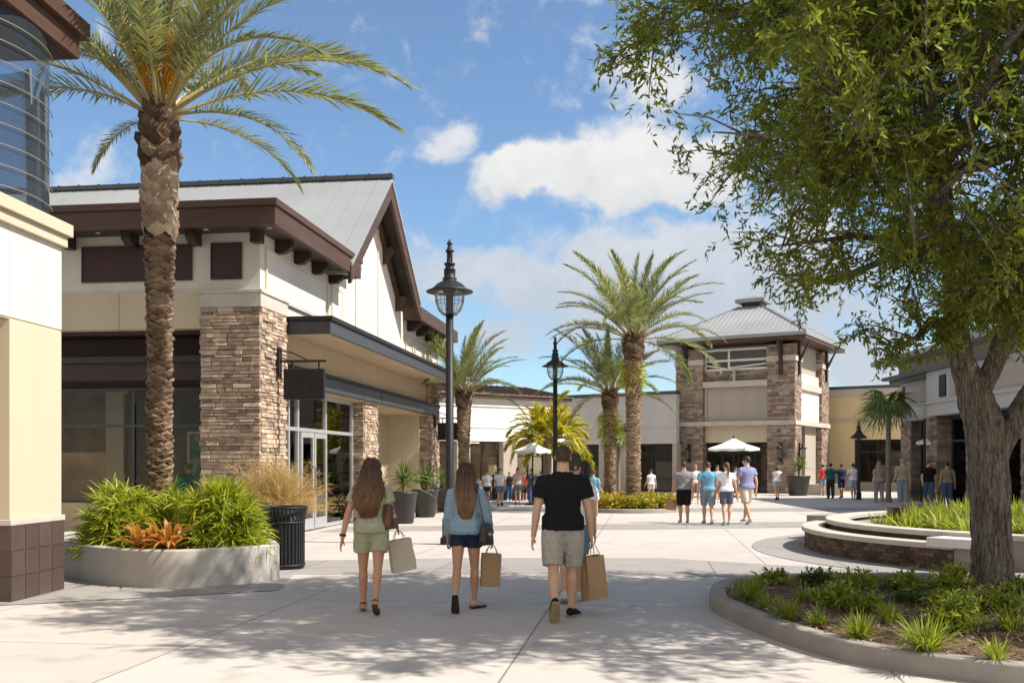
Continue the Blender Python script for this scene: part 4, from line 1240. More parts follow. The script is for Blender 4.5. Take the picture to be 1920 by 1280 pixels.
# ------------------------------------------------------------------ the big oak on the right
def oak():
    t = thing('oak_tree', 'large leafy oak tree with forked furrowed trunk in the kerbed bed', 'tree', (5.78, 12.2, 0))
    rd = np.random.default_rng(77)
    O = np.array([5.78, 12.2, 0])
    W = MB()

    def limb(pts, rads, n=20, sub=8, flute=.07):
        P = [V(p) for p in pts]
        out = []; rr = []
        for i in range(len(P) - 1):
            p0 = P[max(i - 1, 0)]; p1 = P[i]; p2 = P[i + 1]; p3 = P[min(i + 2, len(P) - 1)]
            for k in range(sub):
                u = k / sub
                out.append(.5 * ((2 * p1) + (p2 - p0) * u + (2 * p0 - 5 * p1 + 4 * p2 - p3) * u * u + (3 * p1 - p0 - 3 * p2 + p3) * u ** 3))
                rr.append(rads[i] * (1 - u) + rads[i + 1] * u)
        out.append(P[-1]); rr.append(rads[-1])
        m = len(out)
        vs = []
        for i, p in enumerate(out):
            T = (out[min(i + 1, m - 1)] - out[max(i - 1, 0)]).normalized()
            A = V((1, 0, 0)); A = (A - T * A.dot(T)).normalized(); C = T.cross(A)
            for k in range(n):
                a = 2 * math.pi * k / n
                dv = A * math.cos(a) + C * math.sin(a)
                q = p + dv * rr[i]
                f = 1 + flute * mnoise.noise(V((q.x * 9, q.y * 9, q.z * 1.1))) - flute * .9 * (1 - 2 * abs(mnoise.noise(V((q.x * 24, q.y * 24, q.z * 3.4)))))
                vs.append(p + dv * rr[i] * f)
        fs = [(i * n + k, i * n + (k + 1) % n, (i + 1) * n + (k + 1) % n, (i + 1) * n + k) for i in range(m - 1) for k in range(n)]
        fs += [tuple(range(n))[::-1], tuple((m - 1) * n + k for k in range(n))]
        W.raw(vs, fs)
        return out

    limb([(.02, 0, 0), (0, 0, .12), (0, 0, .45), (-.02, 0, 1.1), (-.05, 0, 1.7), (-.1, 0, 2.1), (-.25, .02, 2.6), (-.36, .02, 3.0)], [.38, .29, .245, .225, .232, .235, .18, .08], 56, 18, .10)
    limb([(.02, 0, 1.45), (.16, -.02, 1.95), (.5, -.05, 2.55), (1.1, -.2, 3.3), (1.7, -.6, 4.3), (2.1, -1.0, 5.6)], [.10, .135, .125, .11, .09, .05], 28, 10)
    limb([(-.24, .02, 2.5), (-.42, 0, 3.1), (-.55, -.2, 3.9), (-1.0, -.7, 5.0), (-1.3, -1.3, 6.6)], [.16, .155, .135, .10, .05], 28, 10)
    limb([(-.2, .02, 2.35), (.1, 0, 3.0), (.38, -.1, 3.8), (.5, -.6, 5.0), (.4, -1.2, 7.2)], [.11, .125, .11, .09, .05], 28, 10)
    # boughs
    ce = np.array([.15, -1.75, 6.0])
    rad = np.array([4.85, 4.0, 3.95])
    starts = [np.array(p) for p in ((-.45, -.1, 3.3), (-.6, -.3, 4.0), (-.95, -.65, 4.9), (.3, -.1, 3.7), (.5, -.5, 4.8), (1.0, -.2, 3.2), (1.6, -.6, 4.2), (-1.2, -1.1, 6.0), (.45, -1.0, 6.2))]

    def inside(p):
        q = (p - ce) / rad
        if (q ** 2).sum() > 1 + .22 * mnoise.noise(V((p[0] * .55, p[1] * .55, p[2] * .55))):
            return False
        zmin = np.interp(p[0], [-4.8, -3.6, -2.6, -1.6, -.8, .2, 5], [5.0, 4.35, 3.75, 3.2, 2.85, 2.9, 2.7])
        return p[2] > zmin + .25 * mnoise.noise(V((p[0] * 1.3, p[1] * 1.3, 3.)))

    twb = []; twd = []
    nb = 0
    tips = []
    tries = 0
    while nb < 125 and tries < 6000:
        tries += 1
        best = None
        for _ in range(9):      # keep the bough ends well spread through the crown
            v = unit(rd.normal(0, 1, 3)) * rd.uniform(.35, .98) ** .6
            c_ = ce + v * rad
            dm = min([np.linalg.norm(c_ - q) for q in tips], default=9)
            if inside(c_) and (best is None or dm > best[0]):
                best = (dm, c_)
        if best is None:
            continue
        tip = best[1]
        if not inside(tip) or (tip[0] > 1.5 and rd.random() < (.35 if tip[0] < 2.8 else .85)):
            continue
        nb += 1
        tips.append(tip)
        s0 = min(starts, key=lambda q: np.linalg.norm(q - tip) + rd.uniform(0, 1.2) + (1.5 if q[2] > tip[2] + .5 else 0))
        mid = (s0 + tip) / 2 + rd.normal(0, .25, 3) + np.array([0, 0, .25])
        seg = [s0, s0 * .55 + mid * .45 + rd.normal(0, .08, 3), mid, mid * .45 + tip * .55 + rd.normal(0, .12, 3), tip]
        W.tube([tuple(p) for p in seg], [.055, .048, .036, .022, .008], 7)
        ln = np.linalg.norm(tip - s0)
        for k in range(17):
            u = rd.uniform(.3, 1)
            j = min(int(u * 4), 3); w_ = u * 4 - j
            b = seg[j] * (1 - w_) + seg[j + 1] * w_
            d = unit(unit(tip - s0) * .55 + rd.normal(0, .75, 3) + np.array([0, 0, -.05]))
            L = rd.uniform(.55, 1.15)
            e = b + d * L + np.array([0, 0, -.12 * L])
            if not inside(e):
                e = b + d * L * .45
                if not inside(e):
                    continue
            m_ = (b + e) / 2 + np.array([0, 0, .06])
            n0 = len(twb)
            for q in range(16):
                u2 = rd.uniform(.15, 1.02)
                p = b + (e - b) * u2 + rd.normal(0, .06, 3)
                if mnoise.noise(V((p[0] * .95, p[1] * .95 + 7, p[2] * .95))) < -.36 or mnoise.noise(V((p[0] * 2.6, p[1] * 2.6, p[2] * 2.6 + 3))) < -.20:
                    continue
                twb.append(p); twd.append(unit(d * .6 + rd.normal(0, .7, 3) + np.array([0, 0, -.12])))
            if len(twb) - n0 >= 5:
                W.tube([tuple(b), tuple(m_), tuple(e)], [.013, .009, .004], 4)
    W.build('trunk', BARK, t, True)
    twb = np.array(twb); twd = np.array(twd)
    nt_ = len(twb)
    nl = 11
    L = rd.uniform(.18, .38, nt_)
    C = MB()
    # twigs
    C.blades(twb, twd, unit(np.cross(twd, rd.normal(0, 1, (nt_, 3)))), L, .006, .12, 1, 'strap', np.full(nt_, .02))
    u = np.tile(np.linspace(.12, 1., nl), nt_)
    B = np.repeat(twb, nl, 0) + np.repeat(twd, nl, 0) * (np.repeat(L, nl) * u)[:, None]
    B[:, 2] -= np.repeat(L, nl) * .12 * u ** 2
    dd = unit(np.repeat(twd, nl, 0) * .75 + rd.normal(0, .62, (nt_ * nl, 3)))
    sd = unit(np.cross(dd, rd.normal(0, 1, (nt_ * nl, 3)) + np.array([0, 0, .7])))
    clump = np.array([.5 + .5 * mnoise.noise(V((p[0] * 1.1, p[1] * 1.1, p[2] * 1.1))) for p in twb])
    young = (rd.random(nt_) < .05) * .4
    tint = np.clip(np.repeat(clump * .5 + .12 + young + rd.normal(0, .08, nt_), nl) + rd.normal(0, .12, nt_ * nl), 0, 1)
    C.blades(B, dd, sd, rd.uniform(.058, .108, nt_ * nl), rd.uniform(.02, .034, nt_ * nl), .1, 2, 'leaf', tint)
    C.build('crown', OAKLEAF, t)
    print('OAK leaves', nt_ * nl)
oak()


# ------------------------------------------------------------------ curved concrete planter on the left with its plants
def spline(pts, sub=8, closed=False):
    P = [V((*p, 0)) for p in pts]
    n = len(P); out = []
    for i in range(n if closed else n - 1):
        if closed:
            p0, p1, p2, p3 = P[(i - 1) % n], P[i], P[(i + 1) % n], P[(i + 2) % n]
        else:
            p0, p1, p2, p3 = P[max(i - 1, 0)], P[i], P[i + 1], P[min(i + 2, n - 1)]
        for k in range(sub):
            u = k / sub
            q = .5 * ((2 * p1) + (p2 - p0) * u + (2 * p0 - 5 * p1 + 4 * p2 - p3) * u * u + (3 * p1 - p0 - 3 * p2 + p3) * u ** 3)
            out.append((q.x, q.y))
    if not closed:
        out.append((P[-1].x, P[-1].y))
    return out


def inset(poly, d):
    """offset a counter-clockwise closed outline inwards"""
    n = len(poly); out = []
    for i in range(n):
        a = V(poly[i - 1]); b = V(poly[i]); c = V(poly[(i + 1) % n])
        e = ((b - a).normalized() + (c - b).normalized())
        if e.length < 1e-6:
            e = (c - b)
        e.normalize()
        nn = V((-e.y, e.x))
        k = 1 / max(.5, nn.dot(V((-(c - b).normalized().y, (c - b).normalized().x))))
        out.append((b.x + nn.x * d * k, b.y + nn.y * d * k))
    return out


def ring_wall(name, outer, d, z0, z1, m, parent=None, round_=.03, seg=3, z0i=None):
    """closed kerb or wall with rounded top edges"""
    sec = [(0, z0)]
    for k in range(seg + 1):
        a = math.pi / 2 * k / seg
        sec.append((round_ * (1 - math.cos(a)), z1 - round_ * (1 - math.sin(a))))
    for k in range(seg + 1):
        a = math.pi / 2 * k / seg
        sec.append((d - round_ * (1 - math.sin(a)), z1 - round_ * (1 - math.cos(a))))
    sec.append((d, z0 if z0i is None else z0i))
    rings = [inset(outer, s_[0]) for s_ in sec]
    n = len(outer); mb = MB()
    vs = [(rings[j][i][0], rings[j][i][1], sec[j][1]) for i in range(n) for j in range(len(sec))]
    m_ = len(sec)
    mb.raw(vs, [(i * m_ + j, ((i + 1) % n) * m_ + j, ((i + 1) % n) * m_ + j + 1, i * m_ + j + 1) for i in range(n) for j in range(m_ - 1)])
    return mb.build(name, m, parent, True)


pout = spline([(-7.6, 15.6), (-6.62, 14.75), (-5.64, 13.75), (-4.95, 13.3), (-4.36, 13.2), (-3.78, 13.55), (-3.36, 14.1)], 7) + spline([(-3.27, 14.25), (-3.6, 15.2), (-4.3, 16.4), (-7.4, 16.9)], 3)
plt = thing('planter', 'low curved concrete planter round the foot of the tall date palm', 'planter', (0, 0, 0))
ring_wall('planter_wall', pout, .2, 0, .5, CONC, plt, .025)
mb = MB(); pi_ = inset(pout, .17); mb.raw([(x, y, .40) for x, y in pi_], [tuple(range(len(pi_)))]); mb.build('soil', SOIL, plt)


def fan_shrub(x, y, z, rx, ry, h, n, label, m, seed, ll=(.26, .4), w=.022, group='mounded green shrubs in the concrete planter'):
    r = np.random.default_rng(seed)
    th = r.uniform(0, 2 * np.pi, n); ph = np.arccos(r.uniform(-.05, 1, n))
    k = r.uniform(.45, .95, n)[:, None]
    nd = np.stack([np.sin(ph) * np.cos(th), np.sin(ph) * np.sin(th), np.cos(ph)], 1)
    c = nd * np.array([rx, ry, h]) * k * .82
    c[:, 2] = np.maximum(c[:, 2], .05)
    up = unit(nd + np.array([0, 0, .45]) + r.normal(0, .22, (n, 3)))
    mb = MB()
    nn = 13
    B = np.repeat(c, nn, 0)
    d = unit(np.repeat(up, nn, 0) * .75 + r.normal(0, .55, (n * nn, 3)))
    sd = unit(np.cross(d, np.repeat(up, nn, 0) + r.normal(0, .5, (n * nn, 3))))
    tn = np.clip(np.repeat(.55 + r.normal(0, .13, n), nn) + r.normal(0, .13, n * nn), 0, 1)
    mb.blades(B, d, sd, r.uniform(*ll, n * nn), w * r.uniform(.8, 1.2, n * nn), r.uniform(.15, .5, n * nn), 3, 'strap', tn)
    for i in range(0, n, 3):
        mb.tube([(c[i][0] * .25, c[i][1] * .25, 0), tuple(c[i] * np.array([.7, .7, .6])), tuple(c[i])], .007, 4, .2)
    o = thing('shrub', label, 'shrub', (x, y, z), 0, group)
    mb.build('foliage', m, o)
    return o
fan_shrub(-5.55, 14.5, .4, .70, .52, 1.2, 260, 'left mound of bright green narrow leaved shrub in the concrete planter', SHRUBLEAF, 3)
fan_shrub(-4.1, 14.26, .4, .74, .54, 1.26, 300, 'bigger right hand mound of bright green shrub in the concrete planter', SHRUBLEAF, 4)
fan_shrub(-4.85, 14.75, .4, .6, .45, 1.1, 170, 'loose green shrub between the two mounds at the palm foot', SHRUBLEAF, 5)


def rosette(name, x, y, z, n, ll, w, label, m, seed, cat, group, lift=(.1, 1.1), droop=(.2, .7), seg=4, prof='strap', tint=(.5, .2)):
    r = np.random.default_rng(seed)
    a = r.uniform(0, 2 * np.pi, n)
    e = r.uniform(*lift, n)
    d = unit(np.stack([np.cos(a), np.sin(a), np.tan(np.clip(e, 0, 1.5))], 1))
    base = np.stack([np.cos(a) * .03, np.sin(a) * .03, r.uniform(0, .05, n)], 1) + r.normal(0, .015, (n, 3)) * np.array([1, 1, .2])
    sd = unit(np.cross(d, np.array([0, 0, 1.]) + r.normal(0, .15, (n, 3))))
    mb = MB()
    mb.blades(base, d, sd, r.uniform(*ll, n), w * r.uniform(.8, 1.2, n), r.uniform(*droop, n), seg, prof, np.clip(r.normal(*tint, n), 0, 1))
    return tag(mb.build(name, m, loc=(x, y, z)), label, cat, group)
rosette('bromeliad', -5.0, 13.66, .46, 46, (.5, .72), .065, 'orange bromeliad with arching leaves, left of the pair in the planter', BROMEL, 6, 'bromeliad', 'orange bromeliads in the planter', (.6, 1.4), (.3, .75))
rosette('bromeliad', -4.58, 13.58, .46, 54, (.52, .78), .07, 'larger orange bromeliad with arching leaves at the front of the planter', BROMEL, 7, 'bromeliad', 'orange bromeliads in the planter', (.6, 1.45), (.3, .75))


# golden shrub in a pot behind the bin
def golden():
    o = thing('golden_shrub', 'golden straw coloured feathery shrub in a pot behind the black bin', 'shrub', (-3.98, 17.1, 0))
    p = MB(); p.lathe([(.26, 0), (.28, .04), (.36, .66), (.39, .7), (.39, .76), (.33, .76), (.31, .68)], 22); p.build('pot', BLACKM, o, True)
    r = np.random.default_rng(8)
    mb = MB(); n = 420
    a = r.uniform(0, 2 * np.pi, n); e = r.uniform(.25, 1.5, n)
    d = np.stack([np.cos(a) * np.cos(e), np.sin(a) * np.cos(e), np.sin(e)], 1)
    L = r.uniform(.8, 1.42, n) * np.where(e > .9, 1.0, .9)
    base = np.stack([r.normal(0, .1, n), r.normal(0, .1, n), np.full(n, .74)], 1)
    mb.blades(base, d, unit(np.cross(d, r.normal(0, 1, (n, 3)))), L, .012, .22, 4, 'blade', r.uniform(.1, .5, n))
    nn = 46
    u = r.uniform(.3, 1, n * nn)
    B = np.repeat(base, nn, 0) + np.repeat(d, nn, 0) * (np.repeat(L, nn) * u)[:, None]
    B[:, 2] -= np.repeat(L, nn) * .22 * u ** 2
    dd = unit(np.repeat(d, nn, 0) * .8 + r.normal(0, .6, (n * nn, 3)))
    mb.blades(B, dd, unit(np.cross(dd, r.normal(0, 1, (n * nn, 3)))), r.uniform(.09, .19, n * nn), .015, .2, 1, 'leaf', np.clip(r.normal(.5, .22, n * nn), 0, 1))
    mb.build('foliage', GOLDLEAF, o)
golden()

# litter bin of vertical slats
bn = thing('litter_bin', 'round black litter bin of vertical steel slats beside the planter', 'litter bin', (-3.53, 15.75, 0))
b = MB(); b.lathe([(.27, .02), (.27, .9), (.25, .9)], 24); b.build('liner', BLACKM, bn, True)
for k in range(34):
    a_ = 2 * math.pi * k / 34
    M_ = Matrix.Rotation(a_, 4, 'Z')
    b = MB(); b.prism([(.292, .05), (.304, .05), (.306, .74), (.345, .93), (.333, .935), (.293, .75)], -.017, .017, 'y')
    b2 = MB(); b2.raw([tuple(M_ @ V((v[0], v[1], v[2]))) for v in np.concatenate(b.vs)], [tuple(f) for fa, _ in b.fs for f in fa]); b2.build('slat', BLACKM, bn)
b = MB()
for (r_, z) in ((.30, .06), (.30, .72), (.345, .95)):
    b.tube([(r_ * math.cos(q), r_ * math.sin(q), z) for q in np.linspace(0, 2 * math.pi, 41)], .018, 8, ref=(0, 0, 1))
b.build('hoop', BLACKM, bn, True)
b = MB(); b.lathe([(.24, .0), (.30, .02), (.30, .05), (.24, .055)], 30); b.build('foot', BLACKM, bn, True)


# ------------------------------------------------------------------ tall pots with yuccas
POT = mat('charcoal_pot', (.05, .045, .043), (.038, .034, .033), 4, .5, .1, 60)
def potted(x, y, h, r, label, nleaf, ll, seed, m=FANLEAF, stem=.15):
    o = thing('potted_palm', label, 'potted plant', (x, y, 0), 0, 'potted palms along the shops')
    p = MB(); p.lathe([(r * .66, 0), (r * .7, .03), (r * .95, h * .9), (r, h * .93), (r, h), (r * .88, h), (r * .85, h * .92)], 24); po_ = p.build('pot', POT, o, True)
    q = MB(); q.lathe([(r * .86, h * .93), (r * .2, h * .95)], 16); q.build('soil', SOIL, po_)
    rr = np.random.default_rng(seed)
    f = MB()
    for k in range(3):
        cx, cy = rr.normal(0, .06, 2)
        n = nleaf // 3
        a = rr.uniform(0, 2 * np.pi, n); e = rr.uniform(-.05, 1.45, n)
        d = np.stack([np.cos(a) * np.cos(e), np.sin(a) * np.cos(e), np.sin(e)], 1)
        base = np.repeat([[cx, cy, h + stem + .1 * k]], n, 0)
        f.blades(base, d, unit(np.cross(d, np.array([0, 0, 1.]) + rr.normal(0, .3, (n, 3)))), rr.uniform(*ll, n), .038, rr.uniform(.1, .45, n), 4, 'strap', np.clip(rr.normal(.6, .2, n), .22, 1))
        f.tube([(cx * .5, cy * .5, h * .9), (cx, cy, h + stem + .1 * k)], .04, 6, .1)
    f.build('foliage', m, o)
    return o
potted(-2.92, 27.4, .86, .37, 'potted palm in the nearest tall charcoal pot by the shop recess', 120, (.55, .95), 21)
potted(-2.62, 30.6, .84, .42, 'potted palm in the wide charcoal pot right behind the nearest one', 110, (.5, .9), 22)
potted(-2.25, 34.0, .8, .34, 'smaller potted palm farthest along the shop wall beside the lamp post', 90, (.4, .8), 23)
potted(14.25, 50.5, 1.0, .62, 'spiky yucca in a big black pot at the tower corner', 120, (.6, 1.1), 24, FANLEAF, .25)
lb = MB(); lb.box(-1.0, 1.1, -.35, .35, 0, .55)
bb = lb.build('stone_bench', PALESTONE, bevel=.02, loc=(15.7, 51.6, 0)); bb.rotation_euler.z = R(-31)
tag(bb, 'pale low stone block seat beside the black yucca pot', 'bench')


# ------------------------------------------------------------------ kerbed bed at bottom right
bed = spline([(2.24, 11.5), (2.30, 10.2), (2.48, 9.15), (2.78, 8.3), (3.25, 7.72), (4.1, 7.15), (5.6, 6.6), (8, 6.5), (9.6, 8.2), (9.6, 11.5), (8.4, 13.2), (6, 13.6), (3.9, 13.55), (2.75, 12.95)], 8, True)
struct(ring_wall('kerb', bed, .19, 0, .17, KERB, None, .03))
MULCH = mat('brown_mulch', (.17, .10, .062), (.08, .048, .032), 22, .95, .8, 55, contrast=(.3, .7))
bi = inset(bed, .15)
mb = MB()
ctr = np.array([np.mean([p[0] for p in bi]), np.mean([p[1] for p in bi])])
rings = 26; vs = [(ctr[0], ctr[1], .2)]
for k in range(1, rings + 1):
    for p in bi:
        q = ctr + (np.array(p) - ctr) * k / rings
        e = min(1, (rings - k) / 5)
        vs.append((q[0], q[1], .125 + e * (.035 + .05 * (mnoise.noise(V((q[0] * 1.4, q[1] * 1.4, 0))) + .5 * mnoise.noise(V((q[0] * 5, q[1] * 5, 2)))))))
n = len(bi)
fs = [(0, 1 + i, 1 + (i + 1) % n) for i in range(n)]
for k in range(rings - 1):
    fs += [(1 + k * n + i, 1 + (k + 1) * n + i, 1 + (k + 1) * n + (i + 1) % n, 1 + k * n + (i + 1) % n) for i in range(n)]
mb.raw(vs, fs)
struct(mb.build('mulch_soil', MULCH, smooth=True))
CHIP = leafmat('bark_chip', [(0, (.08, .045, .028)), (.45, (.22, .135, .08)), (.8, (.42, .30, .20)), (1, (.58, .46, .34))], .05, .9, .1)
def in_poly(x, y, poly):
    c = False
    for i in range(len(poly)):
        x1, y1 = poly[i - 1]; x2, y2 = poly[i]
        if (y1 > y) != (y2 > y) and x < (x2 - x1) * (y - y1) / (y2 - y1) + x1:
            c = not c
    return c
pts = []
while len(pts) < 9000:
    x, y = random.uniform(2.2, 8.5), random.uniform(6.8, 13.6)
    if in_poly(x, y, bi):
        pts.append((x, y, .165 + .05 * (mnoise.noise(V((x * 1.4, y * 1.4, 0))) + .5 * mnoise.noise(V((x * 5, y * 5, 2)))) + random.uniform(-.01, .02)))
pts = np.array(pts); n = len(pts)
d = unit(np.stack([rng.normal(0, 1, n), rng.normal(0, 1, n), rng.normal(0, .22, n)], 1))
mb = MB(); mb.blades(pts, d, unit(np.cross(d, np.array([0, 0, 1.]) + rng.normal(0, .3, (n, 3)))), rng.uniform(.04, .13, n), rng.uniform(.01, .034, n), 0., 1, 'blade', rng.beta(1.3, 1.7, n))
tag(mb.build('bark_mulch', CHIP), 'loose brown bark chips strewn over the bed', 'mulch', kind='stuff')


def bedpt(px, py, z=.16):
    Y = 1900 * (1.64 - z) / (py - 867)
    return (px - 960) / 1900 * Y, Y


def grass(px, py, hp, label, seed, n=None, m=BEDLEAF):
    x, y = bedpt(px, py); h = hp / 1900 * y * 1.15
    rosette('grass_clump', x, y, .14, n or 130, (h * .7, h * 1.15), .013, label, m, seed, 'grass clump', 'planted clumps in the kerbed bed', (.5, 1.5), (.1, .55), 4, 'blade', (.5, .2))


def bush(px, py, hp, label, seed, m=DARKLEAF, n=46, wide=1.15):
    m = BEDLEAF if seed % 4 else DARKLEAF
    x, y = bedpt(px, py); h = hp / 1900 * y * .92
    r = np.random.default_rng(seed)
    a = r.uniform(0, 2 * np.pi, n); e = r.uniform(.25, 1.45, n)
    d = np.stack([np.cos(a) * np.cos(e) * wide, np.sin(a) * np.cos(e) * wide, np.sin(e)], 1)
    n_ = n
    L = r.uniform(.5, 1.0, n) * h
    base = np.stack([r.normal(0, .04, n), r.normal(0, .04, n), np.zeros(n)], 1)
    mb = MB()
    mb.blades(base, d, unit(np.cross(d, r.normal(0, 1, (n, 3)))), L, .010, .1, 2, 'blade', np.full(n, .15))
    nn = 20
    u = r.uniform(.3, 1.05, n * nn)
    B = np.repeat(base, nn, 0) + np.repeat(d, nn, 0) * (np.repeat(L, nn) * u)[:, None]
    dd = unit(np.repeat(d, nn, 0) * .55 + r.normal(0, .6, (n * nn, 3)) + np.array([0, 0, .2]))
    mb.blades(B, dd, unit(np.cross(dd, np.array([0, 0, .8]) + r.normal(0, .6, (n * nn, 3)))), r.uniform(.06, .13, n * nn), r.uniform(.016, .03, n * nn), .3, 2, 'leaf', np.clip(r.normal(.55, .22, n * nn), 0, 1))
    tag(mb.build('small_bush', m, loc=(x, y, .14)), label, 'bush', 'planted clumps in the kerbed bed')


grass(1405, 1124, 58, 'bushy grass clump at the rounded left tip of the kerbed bed', 101, 190)
grass(1437, 1140, 34, 'small low grass clump just inside the kerb near the left tip of the bed', 102, 80)
grass(1477, 1160, 48, 'upright dark green grass clump third along the front kerb', 103, 170)
grass(1535, 1172, 42, 'thin pale grass clump fourth along the front kerb', 104, 80)
grass(1612, 1196, 58, 'broad green grass clump fifth along the front kerb', 105, 170)
grass(1737, 1222, 88, 'largest and brightest grass clump at the front of the bed', 106, 190)
grass(1866, 1238, 62, 'spiky open grass clump nearest the right end of the front kerb', 107, 70)
grass(1897, 1185, 58, 'dense grass clump at the right edge between the trunk and the kerb', 108, 150)
bush(1452, 1097, 40, 'small dark bush at the back left edge of the bed', 111)
bush(1528, 1098, 40, 'dark bush second along the back edge of the bed', 112, n=50)
bush(1606, 1103, 48, 'yellow green bush in the middle of the back edge of the bed', 113, BEDLEAF)
bush(1690, 1102, 44, 'leafy bush on the back edge below the brick fountain wall', 114, BEDLEAF)
bush(1785, 1106, 62, 'tallest bright bush on the back edge, just left of the trunk', 115, BEDLEAF, 54)
grass(1503, 1128, 40, 'yellowish tufted plant behind the third grass clump', 116, 60)
bush(1565, 1135, 52, 'spreading bush in the left middle of the bed', 117, BEDLEAF, 56, 1.4)
bush(1622, 1145, 40, 'low dark bush right behind the broad grass clump', 118, DARKLEAF, 50, 1.5)
grass(1668, 1165, 50, 'yellow tipped grass clump in the middle of the bed', 119, 90)
bush(1708, 1128, 42, 'thin twiggy bush in the middle towards the back', 120, DARKLEAF, 30)
bush(1788, 1175, 78, 'big round leafy bush in front of and left of the trunk', 121, BEDLEAF, 74, 1.25)
bush(1866, 1146, 66, 'leafy bush standing directly before the oak trunk', 122, BEDLEAF, 66)
bush(1760, 1135, 40, 'small bush between the big round bush and the back edge', 123, DARKLEAF, 36)
bush(1908, 1112, 36, 'small bush right of the trunk at the back edge', 124, DARKLEAF, 40)
gx = rng.uniform(4.2, 6.4, 500); gy = rng.uniform(7.0, 7.9, 500)
ok = np.array([in_poly(x, y, inset(bed, .25)) for x, y in zip(gx, gy)])
gp = np.stack([gx, gy, np.full(500, .15)], 1)[ok]
d = unit(rng.normal(0, .7, (len(gp), 3)) + np.array([0, 0, .7]))
mb = MB(); mb.blades(gp, d, unit(np.cross(d, rng.normal(0, 1, (len(gp), 3)))), rng.uniform(.03, .1, len(gp)), .01, .2, 2, 'leaf', rng.uniform(.3, 1, len(gp)))
tag(mb.build('ground_cover', BEDLEAF), 'sparse low weeds along the inside of the front kerb', 'weeds', kind='stuff')

# ------------------------------------------------------------------ round fountain planter
BRICK = mat('fountain_brick', (.13, .08, .055), (.085, .055, .04), 3, .85, .4, 40, tint=.5)
WATER, nt = _nt('dark_water')
p = N(nt, 'ShaderNodeBsdfPrincipled', {'Base Color': (.015, .02, .018, 1), 'Roughness': .05, 'Specular IOR Level': .6})
bp = N(nt, 'ShaderNodeBump', {'Height': noise(nt, coords(nt, world=True), 14, 3), 'Strength': .15})
nt.links.new(bp.outputs[0], p.inputs['Normal'])
N(nt, 'ShaderNodeOutputMaterial', {0: p.outputs[0]})
fo = thing('fountain', 'round brick fountain with pale stone caps, a water trough and a raised planting bed', 'fountain', (FC[0], FC[1], 0))


def arcwall(name, r0, r1, z0, z1, a0, a1, m, parent, n=60, bev=0):
    mb = MB(); vs = []
    for i in range(n + 1):
        a = R(a0 + (a1 - a0) * i / n); c, s_ = math.cos(a), math.sin(a)
        vs += [(r0 * c, r0 * s_, z0), (r1 * c, r1 * s_, z0), (r1 * c, r1 * s_, z1), (r0 * c, r0 * s_, z1)]
    fs = [(4 * i + k, 4 * i + (k + 1) % 4, 4 * i + 4 + (k + 1) % 4, 4 * i + 4 + k) for i in range(n) for k in range(4)]
    fs += [(3, 2, 1, 0), (4 * n, 4 * n + 1, 4 * n + 2, 4 * n + 3)]
    mb.raw(vs, fs)
    return mb.build(name, m, parent, bevel=bev)
ow = arcwall('outer_wall', 5.05, 5.32, 0, .33, 95, 217, MORTAR, fo)
bk = MB()
for k in range(5):
    nb_ = 62
    for i in range(nb_):
        a0 = 95 + 122 * (i + (.5 if k % 2 else 0)) / nb_; a1 = a0 + 122 / nb_ - .09
        if a1 > 217: continue
        d_ = random.uniform(.0, .012); z0, z1 = k * .066 + .003, k * .066 + .06
        vs = []
        for a in (a0, a1):
            c, s_ = math.cos(R(a)), math.sin(R(a))
            vs += [((5.31) * c, (5.31) * s_, z0), ((5.335 + d_) * c, (5.335 + d_) * s_, z0), ((5.335 + d_) * c, (5.335 + d_) * s_, z1), ((5.31) * c, (5.31) * s_, z1)]
        bk.raw(vs, [(1, 5, 6, 2), (2, 6, 7, 3), (0, 4, 5, 1), (0, 1, 2, 3), (4, 7, 6, 5)], random.random())
bk.build('brick_facing', BRICK, ow)
arcwall('outer_cap', 5.0, 5.40, .33, .415, 94.6, 217.4, PALESTONE, fo, bev=.012)
arcwall('trough_water', 4.9, 5.06, .2, .3, 95, 217, WATER, fo)
arcwall('inner_wall', 4.6, 4.88, 0, .48, 0, 217, BRICK, fo, 100)
arcwall('inner_wall', 4.6, 4.88, 0, .48, 217.05, 360, KERB, fo, 70)
arcwall('inner_cap', 4.54, 4.95, .48, .565, 0, 360, PALESTONE, fo, 130, .012)
arcwall('soil', .05, 4.6, .3, .42, 0, 360, SOIL, fo, 60)
arcwall('spillway', 4.95, 5.42, .36, .50, 213, 223.5, WHITEW, fo, 12, .01)
arcwall('spillway_base', 4.9, 5.3, 0, .358, 217.1, 222.5, KERB, fo, 10)
arcwall('basin_wall', 3.6, 3.8, .42, .8, 120, 172, DKBROWN, fo, 20)
arcwall('basin_water', 3.8, 4.54, .42, .46, 115, 176, WATER, fo, 20)
mb = MB(); mb.box(-.45, .45, -.3, .3, 0, .52); e_ = mb.build('end_block', KERB, fo, bevel=.01, loc=(5.3 * math.cos(R(140)), 5.3 * math.sin(R(140)), 0)); e_.rotation_euler.z = R(50)
